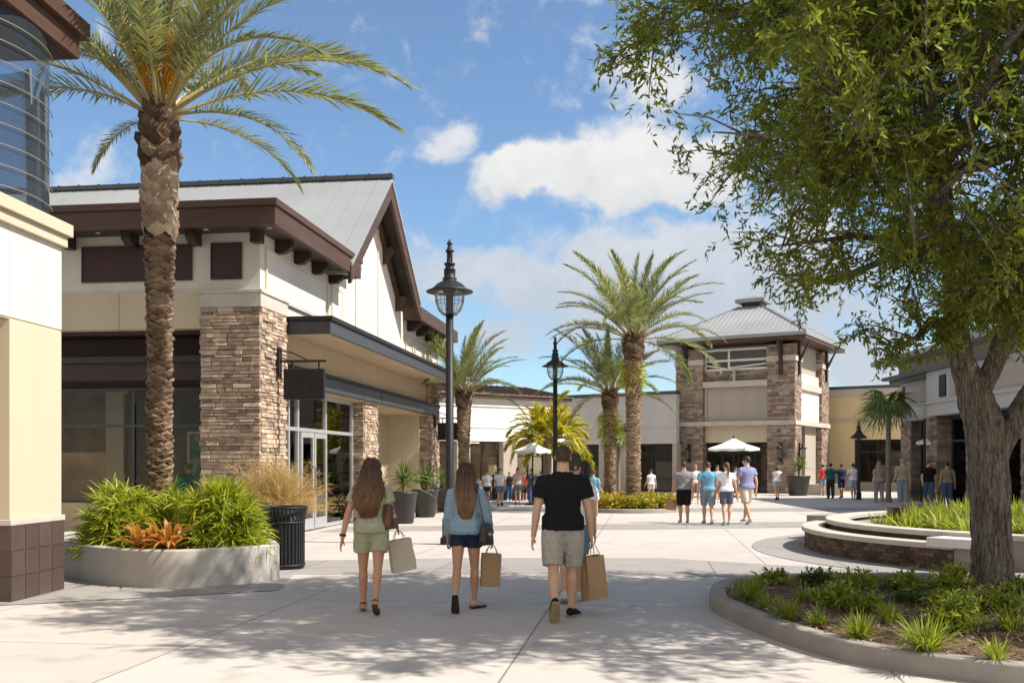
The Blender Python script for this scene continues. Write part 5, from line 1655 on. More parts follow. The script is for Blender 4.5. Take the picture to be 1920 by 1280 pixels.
# planting of the fountain
n = 420
rr = np.sqrt(rng.uniform(0, 1, n)) * 4.35; aa = rng.uniform(0, 2 * np.pi, n)
cx, cy = rr * np.cos(aa), rr * np.sin(aa)
keep = ~((rr > 3.4) & (np.degrees(aa) > 112) & (np.degrees(aa) < 178))
cx, cy = cx[keep], cy[keep]; n = len(cx)
sz = rng.uniform(.38, .70, n)
k = 46
B = np.stack([np.repeat(cx, k) + rng.normal(0, .05, n * k), np.repeat(cy, k) + rng.normal(0, .05, n * k), np.full(n * k, .42)], 1)
a = rng.uniform(0, 2 * np.pi, n * k); e = rng.uniform(.55, 1.5, n * k)
d = np.stack([np.cos(a) * np.cos(e), np.sin(a) * np.cos(e), np.sin(e)], 1)
mb = MB(); mb.blades(B, d, unit(np.cross(d, np.array([0, 0, 1.]) + rng.normal(0, .3, (n * k, 3)))), np.repeat(sz, k) * rng.uniform(.7, 1.15, n * k), .034, rng.uniform(.15, .6, n * k), 3, 'blade',
                     np.clip(np.repeat(rng.normal(.55, .16, n), k) + rng.normal(0, .12, n * k), 0, 1))
tag(mb.build('ground_cover', BEDLEAF, loc=(FC[0], FC[1], 0)), 'thick strappy green planting filling the round fountain bed', 'ground cover', kind='stuff')

# ------------------------------------------------------------------ flower bed round the middle palms
fb = [(3.95 + 2.0 * math.cos(a), 34.8 + 2.1 * math.sin(a)) for a in np.linspace(0, 2 * math.pi, 49)[:-1]]
struct(ring_wall('kerb', fb, .16, 0, .14, KERB, None, .03))
mb = MB(); mb.raw([(x, y, .10) for x, y in inset(fb, .12)], [tuple(range(48))]); struct(mb.build('bed_soil', SOIL))
n = 300
rr = np.sqrt(rng.uniform(0, 1, n)); aa = rng.uniform(0, 2 * np.pi, n)
cx, cy = 1.75 * rr * np.cos(aa), 1.85 * rr * np.sin(aa)
k = 34
B = np.stack([np.repeat(cx, k) + rng.normal(0, .09, n * k), np.repeat(cy, k) + rng.normal(0, .09, n * k), rng.uniform(.05, .42, n * k)], 1)
d = unit(rng.normal(0, .8, (n * k, 3)) + np.array([0, 0, .9]))
mb = MB(); mb.blades(B, d, unit(np.cross(d, rng.normal(0, 1, (n * k, 3)))), rng.uniform(.12, .28, n * k), .055, .4, 2, 'leaf', np.clip(np.repeat(rng.normal(.5, .2, n), k) + rng.normal(0, .13, n * k), 0, 1))
tag(mb.build('flower_cover', CROTON, loc=(3.95, 34.8, .1)), 'yellow and red leaved planting filling the kerbed bed under the middle palms', 'ground cover', kind='stuff')
# low planting in front of the white shop
n = 150
B = np.stack([np.repeat(rng.uniform(-1.6, 1.6, n), 26), np.repeat(rng.uniform(-.35, .35, n), 26), rng.uniform(.5, .8, n * 26)], 1) + rng.normal(0, .05, (n * 26, 3))
d = unit(rng.normal(0, .8, (n * 26, 3)) + np.array([0, 0, .7]))
hg = thing('planter', 'long dark planter box of low green plants before the white shop', 'planter', (.4, 44.5, 0), 14)
part('box', DKBROWN, hg, (-1.75, 1.75, -.45, .45, 0, .5))
mb = MB(); mb.blades(B, d, unit(np.cross(d, rng.normal(0, 1, (n * 26, 3)))), rng.uniform(.1, .25, n * 26), .05, .4, 2, 'leaf'); mb.build('foliage', SHRUBLEAF, hg)
# ------------------------------------------------------------------ people
def skinmat(name, c):
    m, nt = _nt(name)
    f = noise(nt, coords(nt), 14, 4)
    col = mixc(nt, f, tuple(x * .86 for x in c), tuple(min(1, x * 1.1) for x in c))
    p = N(nt, 'ShaderNodeBsdfPrincipled', {'Base Color': col, 'Roughness': .5, 'Specular IOR Level': .35, 'Subsurface Weight': .12})
    p.inputs['Subsurface Radius'].default_value = (.012, .004, .002)
    N(nt, 'ShaderNodeOutputMaterial', {0: p.outputs[0]})
    return m
SKIN = [skinmat('tan_skin', (.52, .275, .165)), skinmat('fair_skin', (.60, .36, .24)), skinmat('warm_skin', (.44, .235, .14))]
CLOTH = {}
def cloth(name, c, var=.82, scale=30, bump=.25, rough=.9):
    if name not in CLOTH:
        CLOTH[name] = mat(name, c, tuple(x * var for x in c), scale, rough, bump, 220, spec=.15)
    return CLOTH[name]
HAIRS = {
    'brown': leafmat('brown_hair', [(0, (.055, .026, .013)), (.4, (.14, .066, .032)), (1, (.36, .19, .085))], .15, .42, .5),
    'ombre': leafmat('ombre_hair', [(0, (.05, .026, .014)), (.35, (.125, .062, .03)), (.65, (.30, .16, .07)), (1, (.52, .31, .14))], .15, .4, .5),
    'dark': leafmat('dark_hair', [(0, (.02, .012, .008)), (1, (.06, .035, .022))], .05, .5, .4),
    'mid': leafmat('mid_brown_hair', [(0, (.05, .03, .018)), (1, (.13, .08, .045))], .05, .55, .4),
    'blond': leafmat('blond_hair', [(0, (.20, .12, .05)), (1, (.42, .28, .13))], .1, .45, .4),
    'grey': leafmat('grey_hair', [(0, (.25, .23, .21)), (1, (.5, .47, .43))], .05, .6, .3),
}
EYE = mat('dark_eye', (.03, .02, .015), None, 5, .2)
LIP = mat('lips', (.42, .17, .14), None, 5, .5)
SOLEB = mat('black_sole', (.02, .018, .018), (.03, .028, .026), 20, .8, .3, 90)
SOLET = mat('tan_sole', (.40, .28, .16), (.30, .20, .11), 20, .8, .3, 90)
SOLEW = mat('white_sole', (.7, .68, .63), (.55, .53, .49), 20, .8, .2, 90)
LEATHER = mat('brown_leather', (.14, .06, .032), (.09, .038, .02), 10, .45, .2, 80, spec=.5)
DKLEATHER = mat('dark_leather', (.035, .026, .022), (.05, .036, .03), 10, .45, .2, 80, spec=.5)

FT = [(.80, .055, .055, 0), (.84, .105, .088, -.008), (.90, .158, .112, -.016), (.96, .162, .108, -.012), (1.02, .140, .092, -.002), (1.08, .122, .084, .004), (1.15, .128, .086, .006), (1.23, .146, .094, .010),
      (1.30, .158, .098, .006), (1.345, .150, .088, 0), (1.385, .118, .074, -.006), (1.42, .076, .062, -.008), (1.45, .054, .056, -.006), (1.49, .05, .053, 0), (1.54, .05, .055, .006)]
MT = [(.80, .06, .06, 0), (.84, .115, .095, -.006), (.90, .158, .112, -.012), (.96, .158, .108, -.008), (1.02, .150, .100, 0), (1.08, .147, .098, .004), (1.15, .160, .104, .006), (1.23, .182, .112, .008),
      (1.30, .202, .116, .004), (1.345, .190, .104, -.002), (1.385, .150, .084, -.008), (1.42, .098, .068, -.01), (1.45, .066, .062, -.008), (1.49, .06, .062, 0), (1.54, .058, .064, .006)]


def ringloft(mb, rings, n=24):
    """rings: (x, y, z, rx, ry) from the bottom up"""
    vs = []
    for x, y, z, rx, ry in rings:
        for k in range(n):
            a = 2 * math.pi * k / n
            c, s_ = math.cos(a), math.sin(a)
            vs.append((x + rx * math.copysign(abs(c) ** .85, c), y + ry * math.copysign(abs(s_) ** .85, s_), z))
    m = len(rings)
    fs = [(i * n + k, i * n + (k + 1) % n, (i + 1) * n + (k + 1) % n, (i + 1) * n + k) for i in range(m - 1) for k in range(n)]
    fs += [tuple(range(n))[::-1], tuple((m - 1) * n + k for k in range(n))]
    mb.raw(vs, fs)


def remesh(mb, name, m, parent, vox, smooth=6, wrinkle=0., wscale=(9, 9, 5), seed=0):
    me0 = mb.mesh(name, m)
    ob = bpy.data.objects.new('tmp', me0)
    COL.objects.link(ob)
    r = ob.modifiers.new('r', 'REMESH'); r.mode = 'VOXEL'; r.voxel_size = vox; r.use_smooth_shade = True
    s_ = ob.modifiers.new('s', 'SMOOTH'); s_.factor = .5; s_.iterations = smooth
    dg = bpy.context.evaluated_depsgraph_get()
    me = bpy.data.meshes.new_from_object(ob.evaluated_get(dg))
    bpy.data.objects.remove(ob); bpy.data.meshes.remove(me0)
    if wrinkle:
        nv = len(me.vertices)
        co = np.empty(nv * 3); me.vertices.foreach_get('co', co); co = co.reshape(-1, 3)
        no = np.empty(nv * 3); me.vertex_normals.foreach_get('vector', no); no = no.reshape(-1, 3)
        dsp = np.array([mnoise.noise(V((p[0] * wscale[0] + seed, p[1] * wscale[1], p[2] * wscale[2] + p[0] * 4))) + .6 * mnoise.noise(V((p[0] * 22 + p[2] * 9, p[1] * 22 + seed, p[2] * 16))) for p in co])
        dsp = -np.abs(dsp) + .25
        co = co + no * (dsp * wrinkle)[:, None]
        me.vertices.foreach_set('co', co.ravel())
    me.polygons.foreach_set('use_smooth', np.ones(len(me.polygons), dtype=bool))
    me.name = name
    if not me.materials:
        me.materials.append(m)
    me.update()
    return meshobj(name, me, parent)


def handmesh(mb, w, d, pn, fwd_hint, curl=.35, rf=.0088, sc=1.):
    """palm, four separate fingers and a thumb. w wrist, d hand direction, pn palm normal"""
    d = d.normalized(); ac = fwd_hint - d * fwd_hint.dot(d); ac.normalize()
    pn = (pn - d * pn.dot(d) - ac * pn.dot(ac)).normalized()
    mb.tube([w - d * .02, w + d * .015, w + d * .05, w + d * .085 * sc, w + d * .095 * sc], [(.024, .019), (.029, .018), (.040, .016), (.042, .014), (.036, .011)], 14, ref=ac)
    for off, ln, cf in ((.030, .068, .9), (.0105, .077, 1.), (-.0105, .071, 1.1), (-.031, .056, 1.25)):
        p = w + d * (.084 * sc) + ac * off
        dd = (d + ac * off * 2.2).normalized(); pts = [p - d * .012]
        for k, fr in enumerate((.45, .32, .23)):
            pts.append(pts[-1] + dd * (ln * fr + (.012 if k == 0 else 0)))
            an = curl * cf * (1.0 + .25 * k)
            dd = (dd * math.cos(an) + pn * math.sin(an)).normalized()
        mb.tube(pts, [rf * 1.1, rf * 1.05, rf * .95, rf * .75], 8)
    b = w + d * .022 + ac * .026
    dd = (d * .62 + ac * .62 + pn * .35).normalized()
    p1 = b + dd * .036; dd2 = (dd + d * .5 + pn * .25).normalized(); p2 = p1 + dd2 * .03; p3 = p2 + dd2 * .022
    mb.tube([b - dd * .01, p1, p2, p3], [rf * 1.5, rf * 1.3, rf * 1.1, rf * .8], 8)


def person(label, x, y, h, rz, male, pose, top, bottom, shoe, hair, skin=0, hero=False, group=None, face=False):
    """top=(mat, hem z, sleeve 0..2, loose), bottom=(mat, length 0..2, loose[, flare]), shoe=(mat, sole mat, kind)"""
    P = dict(lt=0, lk=2, lf=0, ly=6, rt=0, rk=2, rf=0, ry=6, la=(0, 8, 8), ra=(0, 8, 8), hy=0, lw=0, rw=0, curl=.35, lean=0)
    P.update(pose)
    root = thing('person', label, 'person', (x, y, 0), rz, group)
    sc = h / 1.70
    root.scale = (sc,) * 3
    T = MT if male else FT
    vox = .0062 if hero else .0095
    rf = .0088 if hero else .0105
    g = 1.13 if male else 1.0
    legs = {}
    lo = []
    for sd, t, k, f, yw, wd in ((-1, P['lt'], P['lk'], P['lf'], P['ly'], P['lw']), (1, P['rt'], P['rk'], P['rf'], P['ry'], P['rw'])):
        hip = V((sd * .088, -.005, .89))
        d1 = V((math.sin(R(wd)), math.sin(R(t)), -math.cos(R(t)))).normalized()
        d2 = V((math.sin(R(wd)) * .6 - sd * .015, math.sin(R(t - k)), -math.cos(R(t - k)))).normalized()
        kn = hip + d1 * .415
        an = kn + d2 * .41
        Rm = Matrix.Rotation(R(-sd * yw), 3, 'Z')
        fv = Rm @ V((0, math.cos(R(f)), -math.sin(R(f))))
        uv = Rm @ V((0, math.sin(R(f)), math.cos(R(f))))
        lo += [(an + fv * a - uv * b).z for a, b in ((-.06, .075), (.11, .078), (.165, .078))]
        legs[sd] = (hip, kn, an, fv, uv, d1, d2)
    dz = V((0, 0, -min(lo) + .003))
    pitch = R(P['lean'])
    up = lambda z, yo=0: V((0, yo + math.sin(pitch) * (z - .9), z)) + dz
    body = MB()
    ringloft(body, [(0, yo + math.sin(pitch) * (z - .9), z + dz.z, rx, ry) for z, rx, ry, yo in T])
    # head
    hy = R(P['hy'])
    HM = Matrix.Rotation(hy, 3, 'Z')
    hc = up(1.595, .012)
    def H(px, py, pz):
        return hc + HM @ V((px, py, pz))
    def hball(c, r, n=12):
        b = MB(); b.ball((0, 0, 0), r, n)
        vv = [tuple(H(*c) + HM @ V(tuple(q))) for q in np.concatenate(b.vs)]
        body.raw(vv, [tuple(f) for fa, _ in b.fs for f in fa])
    hball((0, -.006, .012), (.073, .092, .094)); hball((0, .032, -.045), (.054, .060, .062)); hball((0, .052, -.088), (.03, .03, .025))
    body.tube([H(0, .083, .012), H(0, .105, -.022), H(0, .096, -.036)], [.009, .014, .011], 8)
    hball((0, .088, -.058), (.024, .012, .008), 8)
    for s_ in (-1, 1):
        hball((s_ * .076, -.004, -.008), (.011, .021, .031), 8)
    # legs
    for sd, (hip, kn, an, fv, uv, d1, d2) in legs.items():
        hip, kn, an = hip + dz, kn + dz, an + dz
        c1 = kn + d2 * .11 - V((0, .012, 0)); 
        body.tube([hip + V((0, 0, .05)), hip + d1 * .06, hip + d1 * .2, hip + d1 * .32, kn, kn + d2 * .05, c1, kn + d2 * .24, an - d2 * .05, an + d2 * .02],
                  [(.07 * g, .07 * g), (.085 * g, .088 * g), (.074 * g, .078 * g), (.060 * g, .063 * g), (.050 * g, .053 * g), (.048 * g, .052 * g), (.053 * g, .056 * g), (.044 * g, .046 * g), (.032 * g, .035 * g), (.032 * g, .036 * g)], 16, ref=(1, 0, 0))
        body.tube([an - fv * .052 - uv * .042, an - fv * .02 - uv * .035, an + fv * .05 - uv * .045, an + fv * .11 - uv * .058, an + fv * .155 - uv * .062],
                  [(.026, .022), (.034, .034), (.038, .028), (.042, .018), (.03, .012)], 12, ref=tuple(fv.cross(uv)))
    # arms
    arms = {}
    shx = .198 if male else .162
    for sd, (sw, ab, el), *_ in ((-1, P['la']), (1, P['ra'])):
        sh = up(1.338, -.004) + V((sd * shx, 0, 0))
        d1 = V((sd * math.sin(R(ab)), math.sin(R(sw)) * math.cos(R(ab)), -math.cos(R(sw)) * math.cos(R(ab)))).normalized()
        ab2 = ab * .55
        d2 = V((sd * math.sin(R(ab2)), math.sin(R(sw + el)) * math.cos(R(ab2)), -math.cos(R(sw + el)) * math.cos(R(ab2)))).normalized()
        eb = sh + d1 * .285; wr = eb + d2 * .25
        arms[sd] = (sh, eb, wr, d1, d2)
        body.tube([sh - V((sd * .07, 0, -.022)), sh, sh + d1 * .06, sh + d1 * .15, eb - d1 * .03, eb, eb + d2 * .06, eb + d2 * .15, wr - d2 * .01, wr + d2 * .02],
                  [.045 * g, .052 * g, .050 * g, .044 * g, .036 * g, .035 * g, .038 * g, .031 * g, (.021 * g, .025 * g), (.02 * g, .026 * g)], 14, ref=(0, 1, 0))
        fh = V((0, 1, 0)) - d2 * d2.y
        handmesh(body, wr + d2 * .012, d2, V((-sd, .15, 0)), fh if fh.length > .3 else V((0, 0, 1)), P['curl'], rf)
    remesh(body, 'body', SKIN[skin], root, vox, 4)
    if face:
        for s_ in (-1, 1):
            e = MB(); p = H(s_ * .029, .079, .008); e.ball(tuple(p), (.0115, .008, .008), 6); e.build('eye', EYE, root, True)
        e = MB(); p = H(0, .0985, -.058); e.ball(tuple(p), (.024, .006, .006), 6); e.build('mouth', LIP, root, True)

    def interp(z):
        zz = [r[0] for r in T]
        return [float(np.interp(z, zz, [r[i] for r in T])) for i in (1, 2, 3)]
    # upper garment
    tm, hem, sl, loose = top[:4]
    gar = MB()
    zs = list(np.linspace(hem, 1.425, 14))
    rings = []
    for i, z in enumerate(zs):
        rx, ry, yo = interp(z)
        k = loose * (1 if z < 1.25 else max(.35, 1 - (z - 1.25) / .2))
        if z < 1.0:
            rx, ry = max(rx, interp(.93)[0] + (.022 if male else .006)), max(ry, interp(.93)[1] + .006)
        e = .014 + k * (.035 + .02 * max(0, 1.1 - z) * 4)
        rings.append((0, yo + math.sin(pitch) * (z - .9), z + dz.z, rx + e, ry + e))
    rx, ry, yo = interp(1.45); rings.append((0, yo + math.sin(pitch) * .55, 1.448 + dz.z, rx + .016, ry + .014))
    ringloft(gar, rings)
    if sl > 0:
        for sd, (sh, eb, wr, d1, d2) in arms.items():
            e = .014 + loose * .018
            full = [(sh - V((sd * .08, 0, -.022)), .046 * g), (sh, .054 * g), (sh + d1 * .07, .056 * g), (sh + d1 * .15, .052 * g), (eb, .046 * g), (eb + d2 * .08, .044 * g), (wr - d2 * .03, .034 * g)]
            if sl < 1:
                q = [(p, r + e) for p, r in full[:3]] + [(sh + d1 * .285 * sl, .056 * g + e * 1.1)]
            else:
                q = [(p, r + e) for p, r in full[:5 + int(sl >= 1.5) * 2]]
                if sl < 1.5: q[-1] = (q[-1][0], q[-1][1])
            gar.tube([p for p, _ in q], [r for _, r in q], 16, ref=(0, 1, 0))
    bm, bl, bloose = bottom[:3]
    same = len(bottom) > 3 and bottom[3] == 'one'
    low = gar if same else MB()
    zs = [.785, .80, .84, .90, .96, 1.0]
    rr_ = []
    for z in zs:
        rx, ry, yo = interp(z); e = .012 + bloose * .014
        rr_.append((0, yo + math.sin(pitch) * (z - .9), z + dz.z, rx + e, ry + e))
    ringloft(low, rr_)
    for sd, (hip, kn, an, fv, uv, d1, d2) in legs.items():
        hip, kn, an = hip + dz, kn + dz, an + dz
        e = .008 + bloose * .016
        hip = hip + V((sd * .012 * bloose, 0, 0)); kn = kn + V((sd * .014 * bloose, 0, 0))
        path = [(hip + V((0, 0, .05)), .075 * g), (hip + d1 * .06, .083 * g), (hip + d1 * .2, .078 * g), (hip + d1 * .32, .067 * g), (kn, .060 * g)]
        if bl > 1:
            path += [(kn + d2 * .11, .058 * g), (kn + d2 * .25, .052 * g), (an - d2 * .0, .046 * g)]
            q = [(p, r + e) for p, r in path]
        else:
            L = .415 * bl
            q = [(path[0][0], path[0][1] + e), (path[1][0], path[1][1] + e)]
            if L > .24: q.append((path[2][0], path[2][1] + e * 1.15))
            fr = float(np.interp(L, [.06, .2, .32, .415], [.09, .080, .068, .060])) * g
            q.append((hip + d1 * L, fr + e * (1.05 + .3 * bloose)))
        low.tube([p for p, _ in q], [r for _, r in q], 16, ref=(1, 0, 0))
    wr_ = .016 if hero else .009
    nm = 'romper' if same else ('jacket' if sl >= 1.5 and hero else 'shirt')
    remesh(gar, nm, tm, root, vox * 1.25, 5, wr_, seed=x)
    if not same:
        remesh(low, 'shorts' if bl <= 1 else 'trousers', bm, root, vox * 1.25, 5, wr_ * .9, seed=x + 5)
    # shoes
    sm_, so_, kind = shoe
    for sd, (hip, kn, an, fv, uv, d1, d2) in legs.items():
        an = an + dz
        sx = tuple(fv.cross(uv))
        s1 = MB()
        k = 1.1 if male else 1.
        if kind == 'sandal':
            s1.tube([an - fv * .058 - uv * .06, an + fv * .03 - uv * .063, an + fv * .11 - uv * .066, an + fv * .17 - uv * .068], [(.032, .010), (.034, .010), (.044, .010), (.03, .008)], 12, ref=sx)
            s1.tube([an + fv * .10 - uv * .04 + V(sx) * .04, an + fv * .11 - uv * .032, an + fv * .10 - uv * .04 - V(sx) * .04], [(.016, .012)] * 3, 8)
            s1.tube([an - d2 * .01 + V(sx) * .034, an - fv * .045 - d2 * .01, an - d2 * .01 - V(sx) * .034], .010, 8)
            s1.build('sandal', sm_, root, True)
        else:
            s1.tube([an - fv * .066 - uv * .035, an - fv * .045 - uv * .028, an + fv * .0 - uv * .02, an + fv * .06 - uv * .036, an + fv * .12 - uv * .052, an + fv * .178 - uv * .058],
                    [(.026 * k, .030), (.036 * k, .042), (.041 * k, .046), (.044 * k, .036), (.048 * k, .025), (.030 * k, .014)], 14, ref=sx)
            so = s1.build('shoe', sm_, root, True)
            s2 = MB()
            pr = [(-.072, .026), (-.055, .036), (0, .039), (.06, .043), (.12, .05), (.165, .042), (.188, .02)]
            top_ = [an + fv * a - uv * .062 + V(sx) * w * k for a, w in pr] + [an + fv * a - uv * .062 - V(sx) * w * k for a, w in pr[::-1]]
            bot_ = [p - uv * .016 for p in top_]
            n = len(top_)
            s2.raw([tuple(p) for p in top_ + bot_], [tuple(range(n)), tuple(range(n, 2 * n))[::-1]] + [(i, (i + 1) % n, n + (i + 1) % n, n + i) for i in range(n)])
            s2.build('sole', so_, so)
    # hair
    hk, hm = hair
    hb = MB()
    rnd = np.random.default_rng(int(abs(x) * 1000) + 3)
    def hpt(p):
        return tuple(H(*p))
    def cap(r, c, zcut=-.06):
        b = MB(); b.ball((0, 0, 0), r, 16)
        vv = np.concatenate(b.vs)
        out = []
        for q in vv:
            q2 = q * (1 + .03 * mnoise.noise(V((q[0] * 60, q[1] * 60, q[2] * 60))))
            zz = max(q2[2], zcut - .35 * min(0, q2[1]) * 0)
            out.append(hpt((q2[0] + c[0], q2[1] + c[1], zz + c[2])))
        hb.raw(out, [tuple(f) for fa, _ in b.fs for f in fa], .25)
    if hk in ('short', 'crop'):
        cap((.0785, .096, .10) if hk == 'crop' else (.083, .10, .104), (0, -.014, .016), -.062)
        n = 420 if hero else 120
        v = unit(rnd.normal(0, 1, (n, 3)) + np.array([0, -.45, .35]))
        B = np.array([hpt((q[0] * .079, q[1] * .096 - .014, max(q[2] * .101, -.062) + .016)) for q in v])
        d = unit(v + np.array([0, -.3, -.7]) + rnd.normal(0, .3, (n, 3)))
        hb.blades(B, d, unit(np.cross(d, v)), .022 if hk == 'crop' else .035, .007, .1, 1, 'strap', rnd.random(n))
    elif hk in ('pony', 'bun', 'bob'):
        cap((.082, .099, .102), (0, -.012, .014), -.05)
        if hk == 'pony':
            hb.tube([hpt((0, -.10, .04)), hpt((0, -.14, .02)), hpt((0, -.15, -.08)), hpt((0, -.135, -.2)), hpt((.0, -.125, -.33))], [.018, .032, .036, .028, .008], 10, [.3, .4, .6, .9])
        elif hk == 'bun':
            hb.ball(hpt((0, -.10, .05)), .042, 8, .4)
        else:
            hb.tube([hpt((0, -.03, .04)), hpt((0, -.045, -.06)), hpt((0, -.05, -.15)), hpt((0, -.045, -.21))], [(.08, .085), (.09, .068), (.085, .056), (.06, .04)], 14, [.3, .5, .8], ref=tuple(HM @ V((1, 0, 0))))
    else:
        wav = hk == 'wavy'
        if wav:
            rg = [(.10, 0, -.005, .04, .045), (.075, 0, -.012, .074, .084), (.02, 0, -.03, .090, .094), (-.06, 0, -.05, .098, .086), (-.14, -.012, -.085, .112, .068), (-.23, -.022, -.118, .140, .055), (-.32, -.034, -.128, .142, .046), (-.41, -.034, -.124, .118, .036), (-.50, -.022, -.114, .07, .02)]
        else:
            rg = [(.10, 0, -.005, .04, .045), (.075, 0, -.012, .073, .084), (.02, 0, -.03, .086, .092), (-.06, 0, -.055, .090, .08), (-.14, 0, -.09, .098, .06), (-.23, 0, -.118, .104, .046), (-.33, .004, -.125, .098, .038), (-.43, .006, -.12, .083, .03), (-.52, .008, -.112, .055, .018)]
        # keep the face free: the front of the mass is pulled behind the cheeks
        n = 28; vs = []; tt = []
        for i, (z, cx, cy, rx, ry) in enumerate(rg):
            for k in range(n):
                a = 2 * math.pi * k / n
                yy_ = cy + ry * math.sin(a)
                lim = .07 if z > .05 else .035 if z > 0 else .0
                vs.append(hpt((cx + rx * math.cos(a), min(yy_, lim), z)))
        m = len(rg)
        fs = [(i * n + k, i * n + (k + 1) % n, (i + 1) * n + (k + 1) % n, (i + 1) * n + k) for i in range(m - 1) for k in range(n)] + [tuple(range(n)), tuple((m - 1) * n + k for k in range(n))[::-1]]
        tt = [(i / (m - 1)) ** 1.4 * .8 + .03 for i in range(m - 1) for k in range(n)] + [.05, .85]
        hb.raw(vs, fs, tt)
        for q in range(430):
            a = rnd.uniform(math.pi * .93, math.pi * 2.07) if q < 250 else rnd.uniform(0, 2 * math.pi)
            ph = rnd.uniform(0, 6.28); f0 = rnd.uniform(.97, 1.07) if rnd.random() < .88 else rnd.uniform(1.05, 1.22); st = 0 if rnd.random() < .6 else 2
            en = m - int(rnd.random() < .3)
            pts = []
            for i in range(st, en):
                z, cx, cy, rx, ry = rg[i]
                wv_ = (.02 * math.sin(ph + i * 1.75) if wav and i > 2 else .004 * math.sin(ph + i))
                aa = a + wv_ * 4
                yy_ = cy + (ry * f0 + (.016 * (1 + math.sin(ph * 3 + i * 1.9)) if wav and i > 2 else .003)) * math.sin(aa)
                lim = .07 if z > .05 else .035 if z > 0 else .0
                pts.append(hpt((cx + rx * f0 * math.cos(aa) + wv_, min(yy_, lim), z + rnd.uniform(-.012, .012) - (.07 * rnd.random() if i == en - 1 else 0))))
            jit = rnd.uniform(-.16, .2)
            w0 = rnd.uniform(.0045, .0085)
            hb.tube(pts, [w0 * (1 if i < len(pts) - 2 else .75 if i == len(pts) - 2 else .2) for i in range(len(pts))], 5, [min(1, max(0, ((i + st) / (m - 1)) ** 1.4 * .8 + .05 + jit)) for i in range(len(pts) - 1)])
    hb.build('hair', HAIRS[hm], root, True)
    M = Matrix.Translation((x, y, 0)) @ Matrix.Rotation(R(rz), 4, 'Z') @ Matrix.Scale(sc, 4)
    return dict(rings=rings, root=root, W=lambda p: M @ V(p), L={sd: a for sd, a in arms.items()}, up=up, sc=sc)


PAPERW = mat('pale_paper', (.62, .54, .42), (.55, .47, .36), 3, .8, .6, 11)
PAPERK = mat('kraft_paper', (.42, .27, .145), (.36, .225, .115), 3, .8, .6, 11)


def paper_bag(grip, w, hgt, dep, rz, m, label, tilt=(0, 0), hl=.12):
    """shopping bag hanging from the hand: the handle loops pass through the grip point"""
    o = thing('shopping_bag', label, 'shopping bag', tuple(grip), rz, 'paper shopping bags carried by the walkers')
    o.rotation_euler = (R(tilt[0]), R(tilt[1]), R(rz))
    t = -hl; b = -hl - hgt
    mb = MB()
    x0, y0, x1, y1 = w / 2, dep / 2, w / 2 * .97, dep * .36
    jj = lambda: random.uniform(-.006, .006)
    lev = []
    for k, (z, f) in enumerate(((b, 0), (b + hgt * .33, .3), (b + hgt * .66, .65), (t, 1))):
        hx = x0 + (x1 - x0) * f; hy_ = y0 + (y1 - y0) * f; gs = .035 * f
        lev.append([(-hx + jj(), -hy_ + jj(), z), (0, -hy_ - .006 + jj(), z), (hx + jj(), -hy_ + jj(), z), (hx - gs, 0, z), (hx + jj(), hy_ + jj(), z), (0, hy_ + .006, z), (-hx + jj(), hy_ + jj(), z), (-hx + gs, 0, z)])
    vs = [p for l in lev for p in l]
    fs = [(i * 8 + k, i * 8 + (k + 1) % 8, i * 8 + 8 + (k + 1) % 8, i * 8 + 8 + k) for i in range(3) for k in range(8)] + [tuple(range(8))[::-1]]
    ins = [(p[0] * .97, p[1] * .95, p[2]) for p in lev[3]] + [(p[0] * .94, p[1] * .9, b + .03) for p in lev[0]]
    vs += ins
    fs += [(24 + k, 24 + (k + 1) % 8, 32 + (k + 1) % 8, 32 + k) for k in range(8)] + [(32 + k, 32 + (k + 1) % 8, 40 + (k + 1) % 8, 40 + k) for k in range(8)] + [tuple(40 + k for k in range(8))]
    mb.raw(vs, fs)
    mb.build('bag_body', m, o)
    for s_ in (-1, 1):
        hm_ = MB(); yb = s_ * y1
        hm_.tube([(-.06, yb, t - .02), (-.056, yb * .8, t + .03), (-.03, yb * .3, -.02), (0, 0, .004), (.03, yb * .3, -.02), (.056, yb * .8, t + .03), (.06, yb, t - .02)], .0045, 6)
        hm_.build('handle', m, o, True)
    return o


def handbag(pos, w, hgt, dep, rz, m, strap, label):
    o = thing('handbag', label, 'handbag', tuple(pos), rz, 'leather shoulder bags')
    mb = MB()
    prof = [(-.5, 0), (-.52, .25), (-.5, .6), (-.42, .92), (-.3, 1), (.3, 1), (.42, .92), (.5, .6), (.52, .25), (.5, 0)]
    n = len(prof)
    vs = []
    for y_, k in ((-dep / 2, .86), (-dep * .3, 1), (dep * .3, 1), (dep / 2, .86)):
        vs += [(p[0] * w * k, y_ * (1 - .45 * p[1]), -hgt + p[1] * hgt * (.5 + .5 * k) + (1 - k) * .1 * hgt) for p in prof]
    fs = [(i * n + k, i * n + (k + 1) % n, (i + 1) * n + (k + 1) % n, (i + 1) * n + k) for i in range(3) for k in range(n)] + [tuple(range(n))[::-1], tuple(3 * n + k for k in range(n))]
    mb.raw(vs, fs); mb.build('bag_body', m, o, True, bevel=0)
    Mi = (Matrix.Translation(pos) @ Matrix.Rotation(R(rz), 4, 'Z')).inverted()
    st_ = MB(); st_.tube([tuple(Mi @ V(p)) for p in strap], [(.016, .004)] * len(strap), 8, ref=(1, .3, 0)); st_.build('strap', m, o, True)
    fl = MB(); fl.box(-.02, .02, -dep / 2 - .006, -dep / 2 + .02, -hgt * .55, -hgt * .42); fl.build('clasp', ALU, o)
    return o
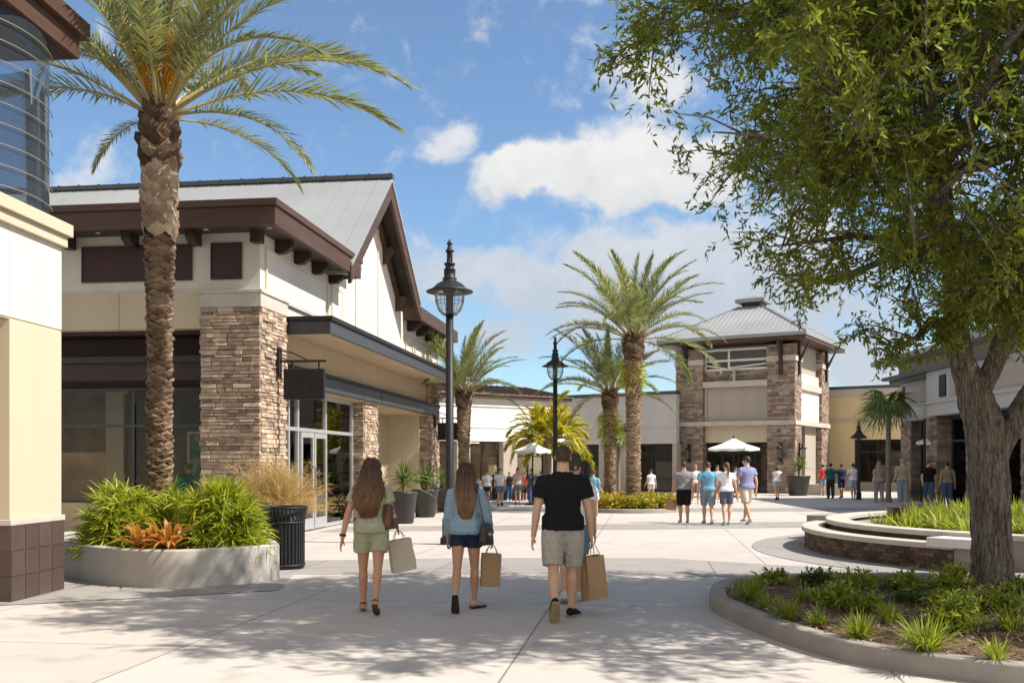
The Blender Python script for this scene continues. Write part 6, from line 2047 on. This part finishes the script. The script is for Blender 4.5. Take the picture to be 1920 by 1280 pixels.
# ------------------------------------------------------------------ the walkers in front
OLIVE = cloth('olive_cotton', (.40, .40, .27)); DENIML = cloth('light_denim', (.30, .42, .52), .72, 45); DENIMD = cloth('dark_denim', (.022, .04, .085), .7, 45)
BLACKT = cloth('black_cotton', (.014, .014, .015)); KHAKI = cloth('grey_khaki', (.42, .385, .33)); WHITEC = cloth('white_cotton', (.80, .80, .82), .92); DENIMM = cloth('mid_denim', (.17, .24, .34), .7, 45)
SANDAL = mat('brown_sandal', (.12, .06, .035), (.09, .045, .025), 10, .6); CANV = cloth('pale_canvas', (.55, .42, .36)); SHOEB = cloth('black_mesh', (.02, .02, .022)); SHOEW = cloth('white_trainer', (.66, .66, .66))

p1 = person('woman in an olive romper with long wavy brown hair and a wristwatch', -1.54, 11.1, 1.66, 4, False,
            dict(lt=7, lk=5, lf=0, rt=-13, rk=18, rf=34, la=(-6, 21, 4), ra=(-4, 15, 62), lw=-1, rw=-1.5, curl=.3), (OLIVE, .88, .5, .35), (OLIVE, .57, .75, 'one'), (SANDAL, None, 'sandal'), ('wavy', 'brown'), 0, True, None, True)
w_ = MB(); sh, eb, wr, d1, d2 = p1['L'][-1]
w_.tube([wr - d2 * .032, wr - d2 * .008], [(.030, .034), (.030, .034)], 16, ref=(0, 1, 0)); w_.tube([wr - d2 * .035 - V((.036, 0, 0)), wr - d2 * .005 - V((.036, 0, 0))], [(.018, .006)] * 2, 10, ref=(0, 1, 0))
w_.build('wristwatch', BLACKM, p1['root'], True)
p2 = person('woman in a pale denim jacket and dark shorts with long straight ombre hair', -.515, 11.35, 1.615, -2, False,
            dict(lt=-13, lk=26, lf=66, ly=2, rt=8, rk=5, rf=0, ry=38, la=(5, 8, 14), ra=(2, 17, 16), lw=-1, rw=1.2, curl=.9), (DENIML, .872, 1.9, .5), (DENIMD, .42, .4), (CANV, SOLEB, 'shoe'), ('straight', 'ombre'), 0, True, None, True)
p3 = person('man in a black tee and grey khaki shorts with cropped brown hair', .54, 10.75, 1.80, 0, True,
            dict(lt=-14, lk=28, lf=58, ly=6, rt=7, rk=5, rf=0, ry=26, la=(-3, 13, 10), ra=(3, 12, 10), lw=-1.5, rw=.6, curl=.5), (BLACKT, .865, .55, .36), (KHAKI, .93, .9), (SHOEB, SOLET, 'shoe'), ('crop', 'mid'), 1, True, None, True)
p4 = person('person in a white shirt and denim shorts half hidden beyond the man in black', .715, 11.95, 1.66, -8, True,
            dict(lt=-8, lk=14, lf=20, rt=10, rk=6, rf=0, ry=20, la=(5, 8, 20), ra=(3, 8, 14), hy=-58), (WHITEC, .90, .5, .5), (DENIMM, .85, .8), (SHOEW, SOLEW, 'shoe'), ('short', 'mid'), 1, True, None, True)


def band(p, name, z0, z1, grow, m):
    """a flat band sewn round the garment between two heights"""
    dz = p['up'](0).z
    rg = []
    for z in (z0, (z0 + z1) / 2, z1):
        zz = [r[2] - dz for r in p['rings']]
        f = lambda i: float(np.interp(z, zz, [r[i] for r in p['rings']]))
        rg.append((0, f(1), z + dz, f(3) + grow, f(4) + grow))
    b = MB(); ringloft(b, rg, 40); b.build(name, m, p['root'], True)
band(p2, 'waistband', .872, .912, .004, cloth('denim_seam', (.24, .34, .43), .75, 45))
band(p1, 'waist_seam', 1.045, 1.06, .002, cloth('olive_seam', (.33, .33, .22)))


def grip(p, sd, k=.095, dn=.0):
    sh, eb, wr, d1, d2 = p['L'][sd]
    return p['W'](wr + d2 * k + V((0, 0, -dn)))
sh, eb, wr, d1, d2 = p1['L'][1]
g1 = p1['W'](wr + d2 * .085 + V((.0, .02, -.012)))
paper_bag(g1, .27, .36, .13, 22, PAPERW, 'pale cream paper shopping bag carried by the woman in olive', (0, -9), .10)
g2 = grip(p2, 1, .088, .012)
paper_bag(g2, .22, .37, .13, 8, PAPERK, 'small kraft paper shopping bag held by the denim jacket woman', (0, 3), .10)
g3 = grip(p3, 1, .088, .012)
paper_bag(g3, .25, .46, .15, 34, PAPERK, 'tall kraft paper shopping bag held by the man in black', (0, -4), .13)
W1 = p1['W']; z1 = p1['up'](0).z
handbag(W1((.215, -.03, 1.19 + z1)), .20, .27, .11, 70, LEATHER, [W1((.19, -.02, 1.17 + z1)), W1((.16, -.105, 1.30 + z1)), W1((.14, -.08, 1.405 + z1)), W1((.135, -.0, 1.435 + z1)), W1((.14, .075, 1.40 + z1)), W1((.17, .09, 1.28 + z1)), W1((.22, .03, 1.17 + z1))],
        'brown leather shoulder bag hanging at the side of the woman in olive')
W2 = p2['W']; z2 = p2['up'](0).z
handbag(W2((.245, -.10, 1.00 + z2)), .20, .24, .10, 62, DKLEATHER, [W2((.225, -.11, .98 + z2)), W2((.18, -.15, 1.2 + z2)), W2((.14, -.11, 1.40 + z2)), W2((.135, -.0, 1.46 + z2)), W2((.14, .10, 1.40 + z2)), W2((.19, .13, 1.2 + z2)), W2((.25, -.06, .98 + z2))],
        'dark brown shoulder bag hanging beside the denim jacket')

# ------------------------------------------------------------------ everyone farther back
C_ = dict(white=WHITEC, grey=cloth('grey_cotton', (.26, .25, .27)), blue=cloth('sky_blue_cotton', (.17, .40, .58)), lav=cloth('lavender_cotton', (.26, .28, .48)), navy=cloth('navy_cotton', (.035, .05, .10)),
          black=BLACKT, teal=cloth('teal_cotton', (.03, .13, .15)), tan=cloth('tan_cotton', (.34, .30, .24)), olive=cloth('drab_cotton', (.26, .23, .15)), red=cloth('red_cotton', (.55, .05, .06)), pink=cloth('pale_pink_cotton', (.66, .52, .49)),
          cream=cloth('cream_cotton', (.62, .56, .46)), greyblue=cloth('grey_blue_cotton', (.25, .31, .38)), lblue=cloth('pale_blue_cotton', (.40, .52, .64)), slate=cloth('slate_cotton', (.12, .13, .16)), taupe=cloth('taupe_cotton', (.29, .26, .235)), denim=DENIMM, jeans=cloth('blue_jeans', (.07, .12, .22), .7, 45), dark=cloth('charcoal_cotton', (.035, .035, .04)))
WALK = [dict(lt=14, lk=5, rt=-13, rk=14, rf=24, la=(-12, 8, 12), ra=(12, 8, 16)), dict(lt=-12, lk=16, lf=26, rt=13, rk=5, la=(12, 9, 14), ra=(-10, 9, 12)), dict(lt=3, lk=3, rt=-4, rk=5, rf=4, la=(2, 11, 12), ra=(-2, 10, 14)),
        dict(lt=-5, lk=8, lf=8, rt=6, rk=4, la=(4, 12, 20), ra=(0, 12, 10))]


def far(label, px, top, foot, rz, male, t, b, sl, bl, hair, pose=0, skin=1, hem=.90, shoe=None, group='people strolling on the plaza', **kw):
    Y = 1900 * 1.64 / (foot - 867)
    h = (foot - top) / 1900 * Y
    pp = dict(WALK[pose])
    for k_ in ('lt', 'rt', 'lk', 'rk'):
        pp[k_] = pp.get(k_, 0) + random.uniform(-3, 4)
    for k_ in ('la', 'ra'):
        q_ = pp[k_]; pp[k_] = (q_[0] + random.uniform(-9, 9), q_[1] + random.uniform(-4, 5), q_[2] + random.choice((0, 4, 12, 40)))
    pp['hy'] = random.uniform(-24, 24)
    pp.update(kw)
    return person(label, (px - 960) / 1900 * Y, Y, h, rz, male, pp, (C_[t], hem, sl, .45), (C_[b], bl, .7), shoe or (SHOEW, SOLEW, 'shoe'), hair, skin, False, group, abs(rz) > 90)


AQUA = cloth('aqua_trainer', (.30, .52, .56))
G = 'group of four walking away together'
q1 = far('person in a grey tee and black shorts carrying a brown paper bag', 1282, 866, 980, 3, True, 'grey', 'black', .5, 1.0, ('crop', 'mid'), 2, 0, .92, (SANDAL, None, 'sandal'), G, curl=.9)
far('person in a sky blue tee and grey blue shorts among the group of four', 1327, 866, 981, -4, True, 'blue', 'greyblue', .5, .95, ('crop', 'mid'), 0, 1, .90, (AQUA, SOLEW, 'shoe'), G)
far('woman in a white tee and slate shorts with a long brown ponytail', 1362, 868, 984, 2, False, 'white', 'slate', .5, .8, ('pony', 'brown'), 3, 1, .90, (AQUA, SOLEW, 'shoe'), G)
far('man in a lavender tee and cream shorts turning his head to the left', 1400, 858, 982, 24, True, 'lav', 'cream', .5, .92, ('short', 'dark'), 1, 1, .88, None, G, hy=38)
paper_bag(grip(q1, -1, .088, .012), .26, .3, .12, 10, PAPERK, 'brown paper bag held by the person in the grey tee', (0, 4), .10)
K = 'pair of couples walking towards the camera'
far('woman in a white tee and navy shorts coming this way, leftmost of the oncoming four', 913, 880, 949, 176, False, 'white', 'navy', .5, .5, ('bun', 'mid'), 0, 0, .9, (SHOEB, SOLEB, 'shoe'), K)
far('person in a white tee and denim shorts coming this way among the oncoming four', 938, 879, 948, 182, True, 'white', 'denim', .5, .75, ('short', 'mid'), 1, 1, .9, (SHOEB, SOLEB, 'shoe'), K)
far('woman in a pale pink top and denim shorts walking this way with fair hair', 971, 877, 947, 180, False, 'pink', 'denim', .25, .6, ('bob', 'blond'), 0, 1, .9, (SHOEB, SOLEB, 'shoe'), K)
far('person in a slate polo and blue jeans coming this way', 997, 879, 946, 184, True, 'slate', 'jeans', .5, 1.9, ('short', 'mid'), 1, 1, .9, (SHOEB, SOLEB, 'shoe'), K)
far('person in a pale blue shirt seen beyond the denim jacket woman', 890, 893, 952, 170, False, 'lblue', 'dark', .5, 1.9, ('bun', 'dark'), 2)
far('young runner in a blue shirt and white shorts beside the flower bed', 1112, 879, 974, -20, False, 'blue', 'white', .5, .5, ('short', 'mid'), 0, 0, .92, lt=-38, lk=42, lf=50, rt=18, rk=12, rf=0)
far('woman in a white top and white shorts before the grey shop window', 1221, 880, 940, 8, False, 'white', 'cream', .3, .55, ('bun', 'mid'), 2, 1)
far('person in a white tee walking this way, behind the grey tee person', 1304, 872, 944, 182, True, 'white', 'taupe', .5, .9, ('short', 'grey'), 0, 0)
far('woman in a pale pink tee coming this way behind the group of four', 1345, 873, 942, 178, False, 'pink', 'dark', .5, .8, ('bob', 'mid'), 1, 1)
far('person in a cream tee coming this way behind the lavender tee man', 1379, 875, 941, 184, True, 'cream', 'slate', .5, .9, ('short', 'dark'), 0, 1)
far('woman in a white top and pale shorts walking alone before the tower', 1457, 873, 937, -3, False, 'white', 'lblue', .3, .55, ('bob', 'mid'), 1, 1, .9, (SHOEB, SOLEB, 'shoe'))
far('child in a red top standing left of the teal tee person', 1542, 871, 929, 10, False, 'red', 'greyblue', .4, .8, ('bun', 'mid'), 2, 1)
far('person in a teal tee and dark trousers beside the red top child', 1557, 869, 934, 0, True, 'teal', 'dark', .5, 1.9, ('short', 'dark'), 2, 0, .9, (SHOEB, SOLEB, 'shoe'))
far('person in a navy tee and dark shorts before the yellow shop', 1578, 870, 933, 5, True, 'navy', 'navy', .5, .95, ('short', 'mid'), 3, 0, .9, (SHOEB, SOLEB, 'shoe'))
far('person in a bright white tee and pale blue shorts under the small lamp', 1600, 869, 936, -6, True, 'white', 'lblue', .5, .8, ('short', 'mid'), 3, 1)
far('woman in a taupe tee and trousers left of the slim fan palm', 1648, 865, 947, 3, False, 'taupe', 'taupe', .5, 1.2, ('bob', 'blond'), 2, 1)
q6 = far('grey haired man in a tan tee right of the slim fan palm', 1692, 861, 949, -3, True, 'tan', 'greyblue', .5, 1.9, ('short', 'grey'), 2, 1)
far('person in a black tee and blue jeans behind the fountain planting', 1741, 864, 949, 176, True, 'black', 'jeans', .5, 1.9, ('short', 'mid'), 0, 1)
far('person in a drab olive tee and blue jeans, nearest the oak trunk', 1776, 867, 950, -5, True, 'olive', 'jeans', .5, 1.9, ('crop', 'dark'), 2, 0)

cap_ = far('person in a navy top with a white cap behind the white tee couple', 929, 881, 940, 184, True, 'navy', 'dark', .5, 1.9, ('short', 'grey'), 1, 1)
far('person in a charcoal tee farther back before the white shop window', 955, 885, 938, 175, True, 'dark', 'jeans', .5, 1.9, ('crop', 'dark'), 3, 0)
far('woman in a red top farther back between the pink top and slate polo people', 984, 886, 938, 186, False, 'red', 'dark', .5, 1.0, ('bob', 'dark'), 2, 1)
far('person in a pale blue top near the small parasol', 1015, 884, 941, 170, False, 'lblue', 'cream', .5, .9, ('pony', 'mid'), 0, 0)
far('child in a white tee beside the oncoming couples', 898, 893, 944, 178, False, 'white', 'navy', .5, .8, ('short', 'mid'), 1, 1)

b = MB(); q = cap_['up'](1.62); b.ball((0, q.y - .012, q.z), (.092, .108, .10), 10); b.prism([(-.06, q.y + .07), (.06, q.y + .07), (.045, q.y + .18), (-.045, q.y + .18)], q.z + .02, q.z + .035); b.build('cap', WHITEC, cap_['root'], True)

# someone inside the left shop
person('person in a dark green top with fair hair standing inside the left shop window', -6.95, 21.75, 1.62, 20, False, dict(WALK[2], hy=35), (cloth('green_cotton', (.03, .17, .11)), .9, 1.2, .5), (C_['dark'], 1.9, .4), (SHOEB, SOLEB, 'shoe'), ('bun', 'blond'), 1)
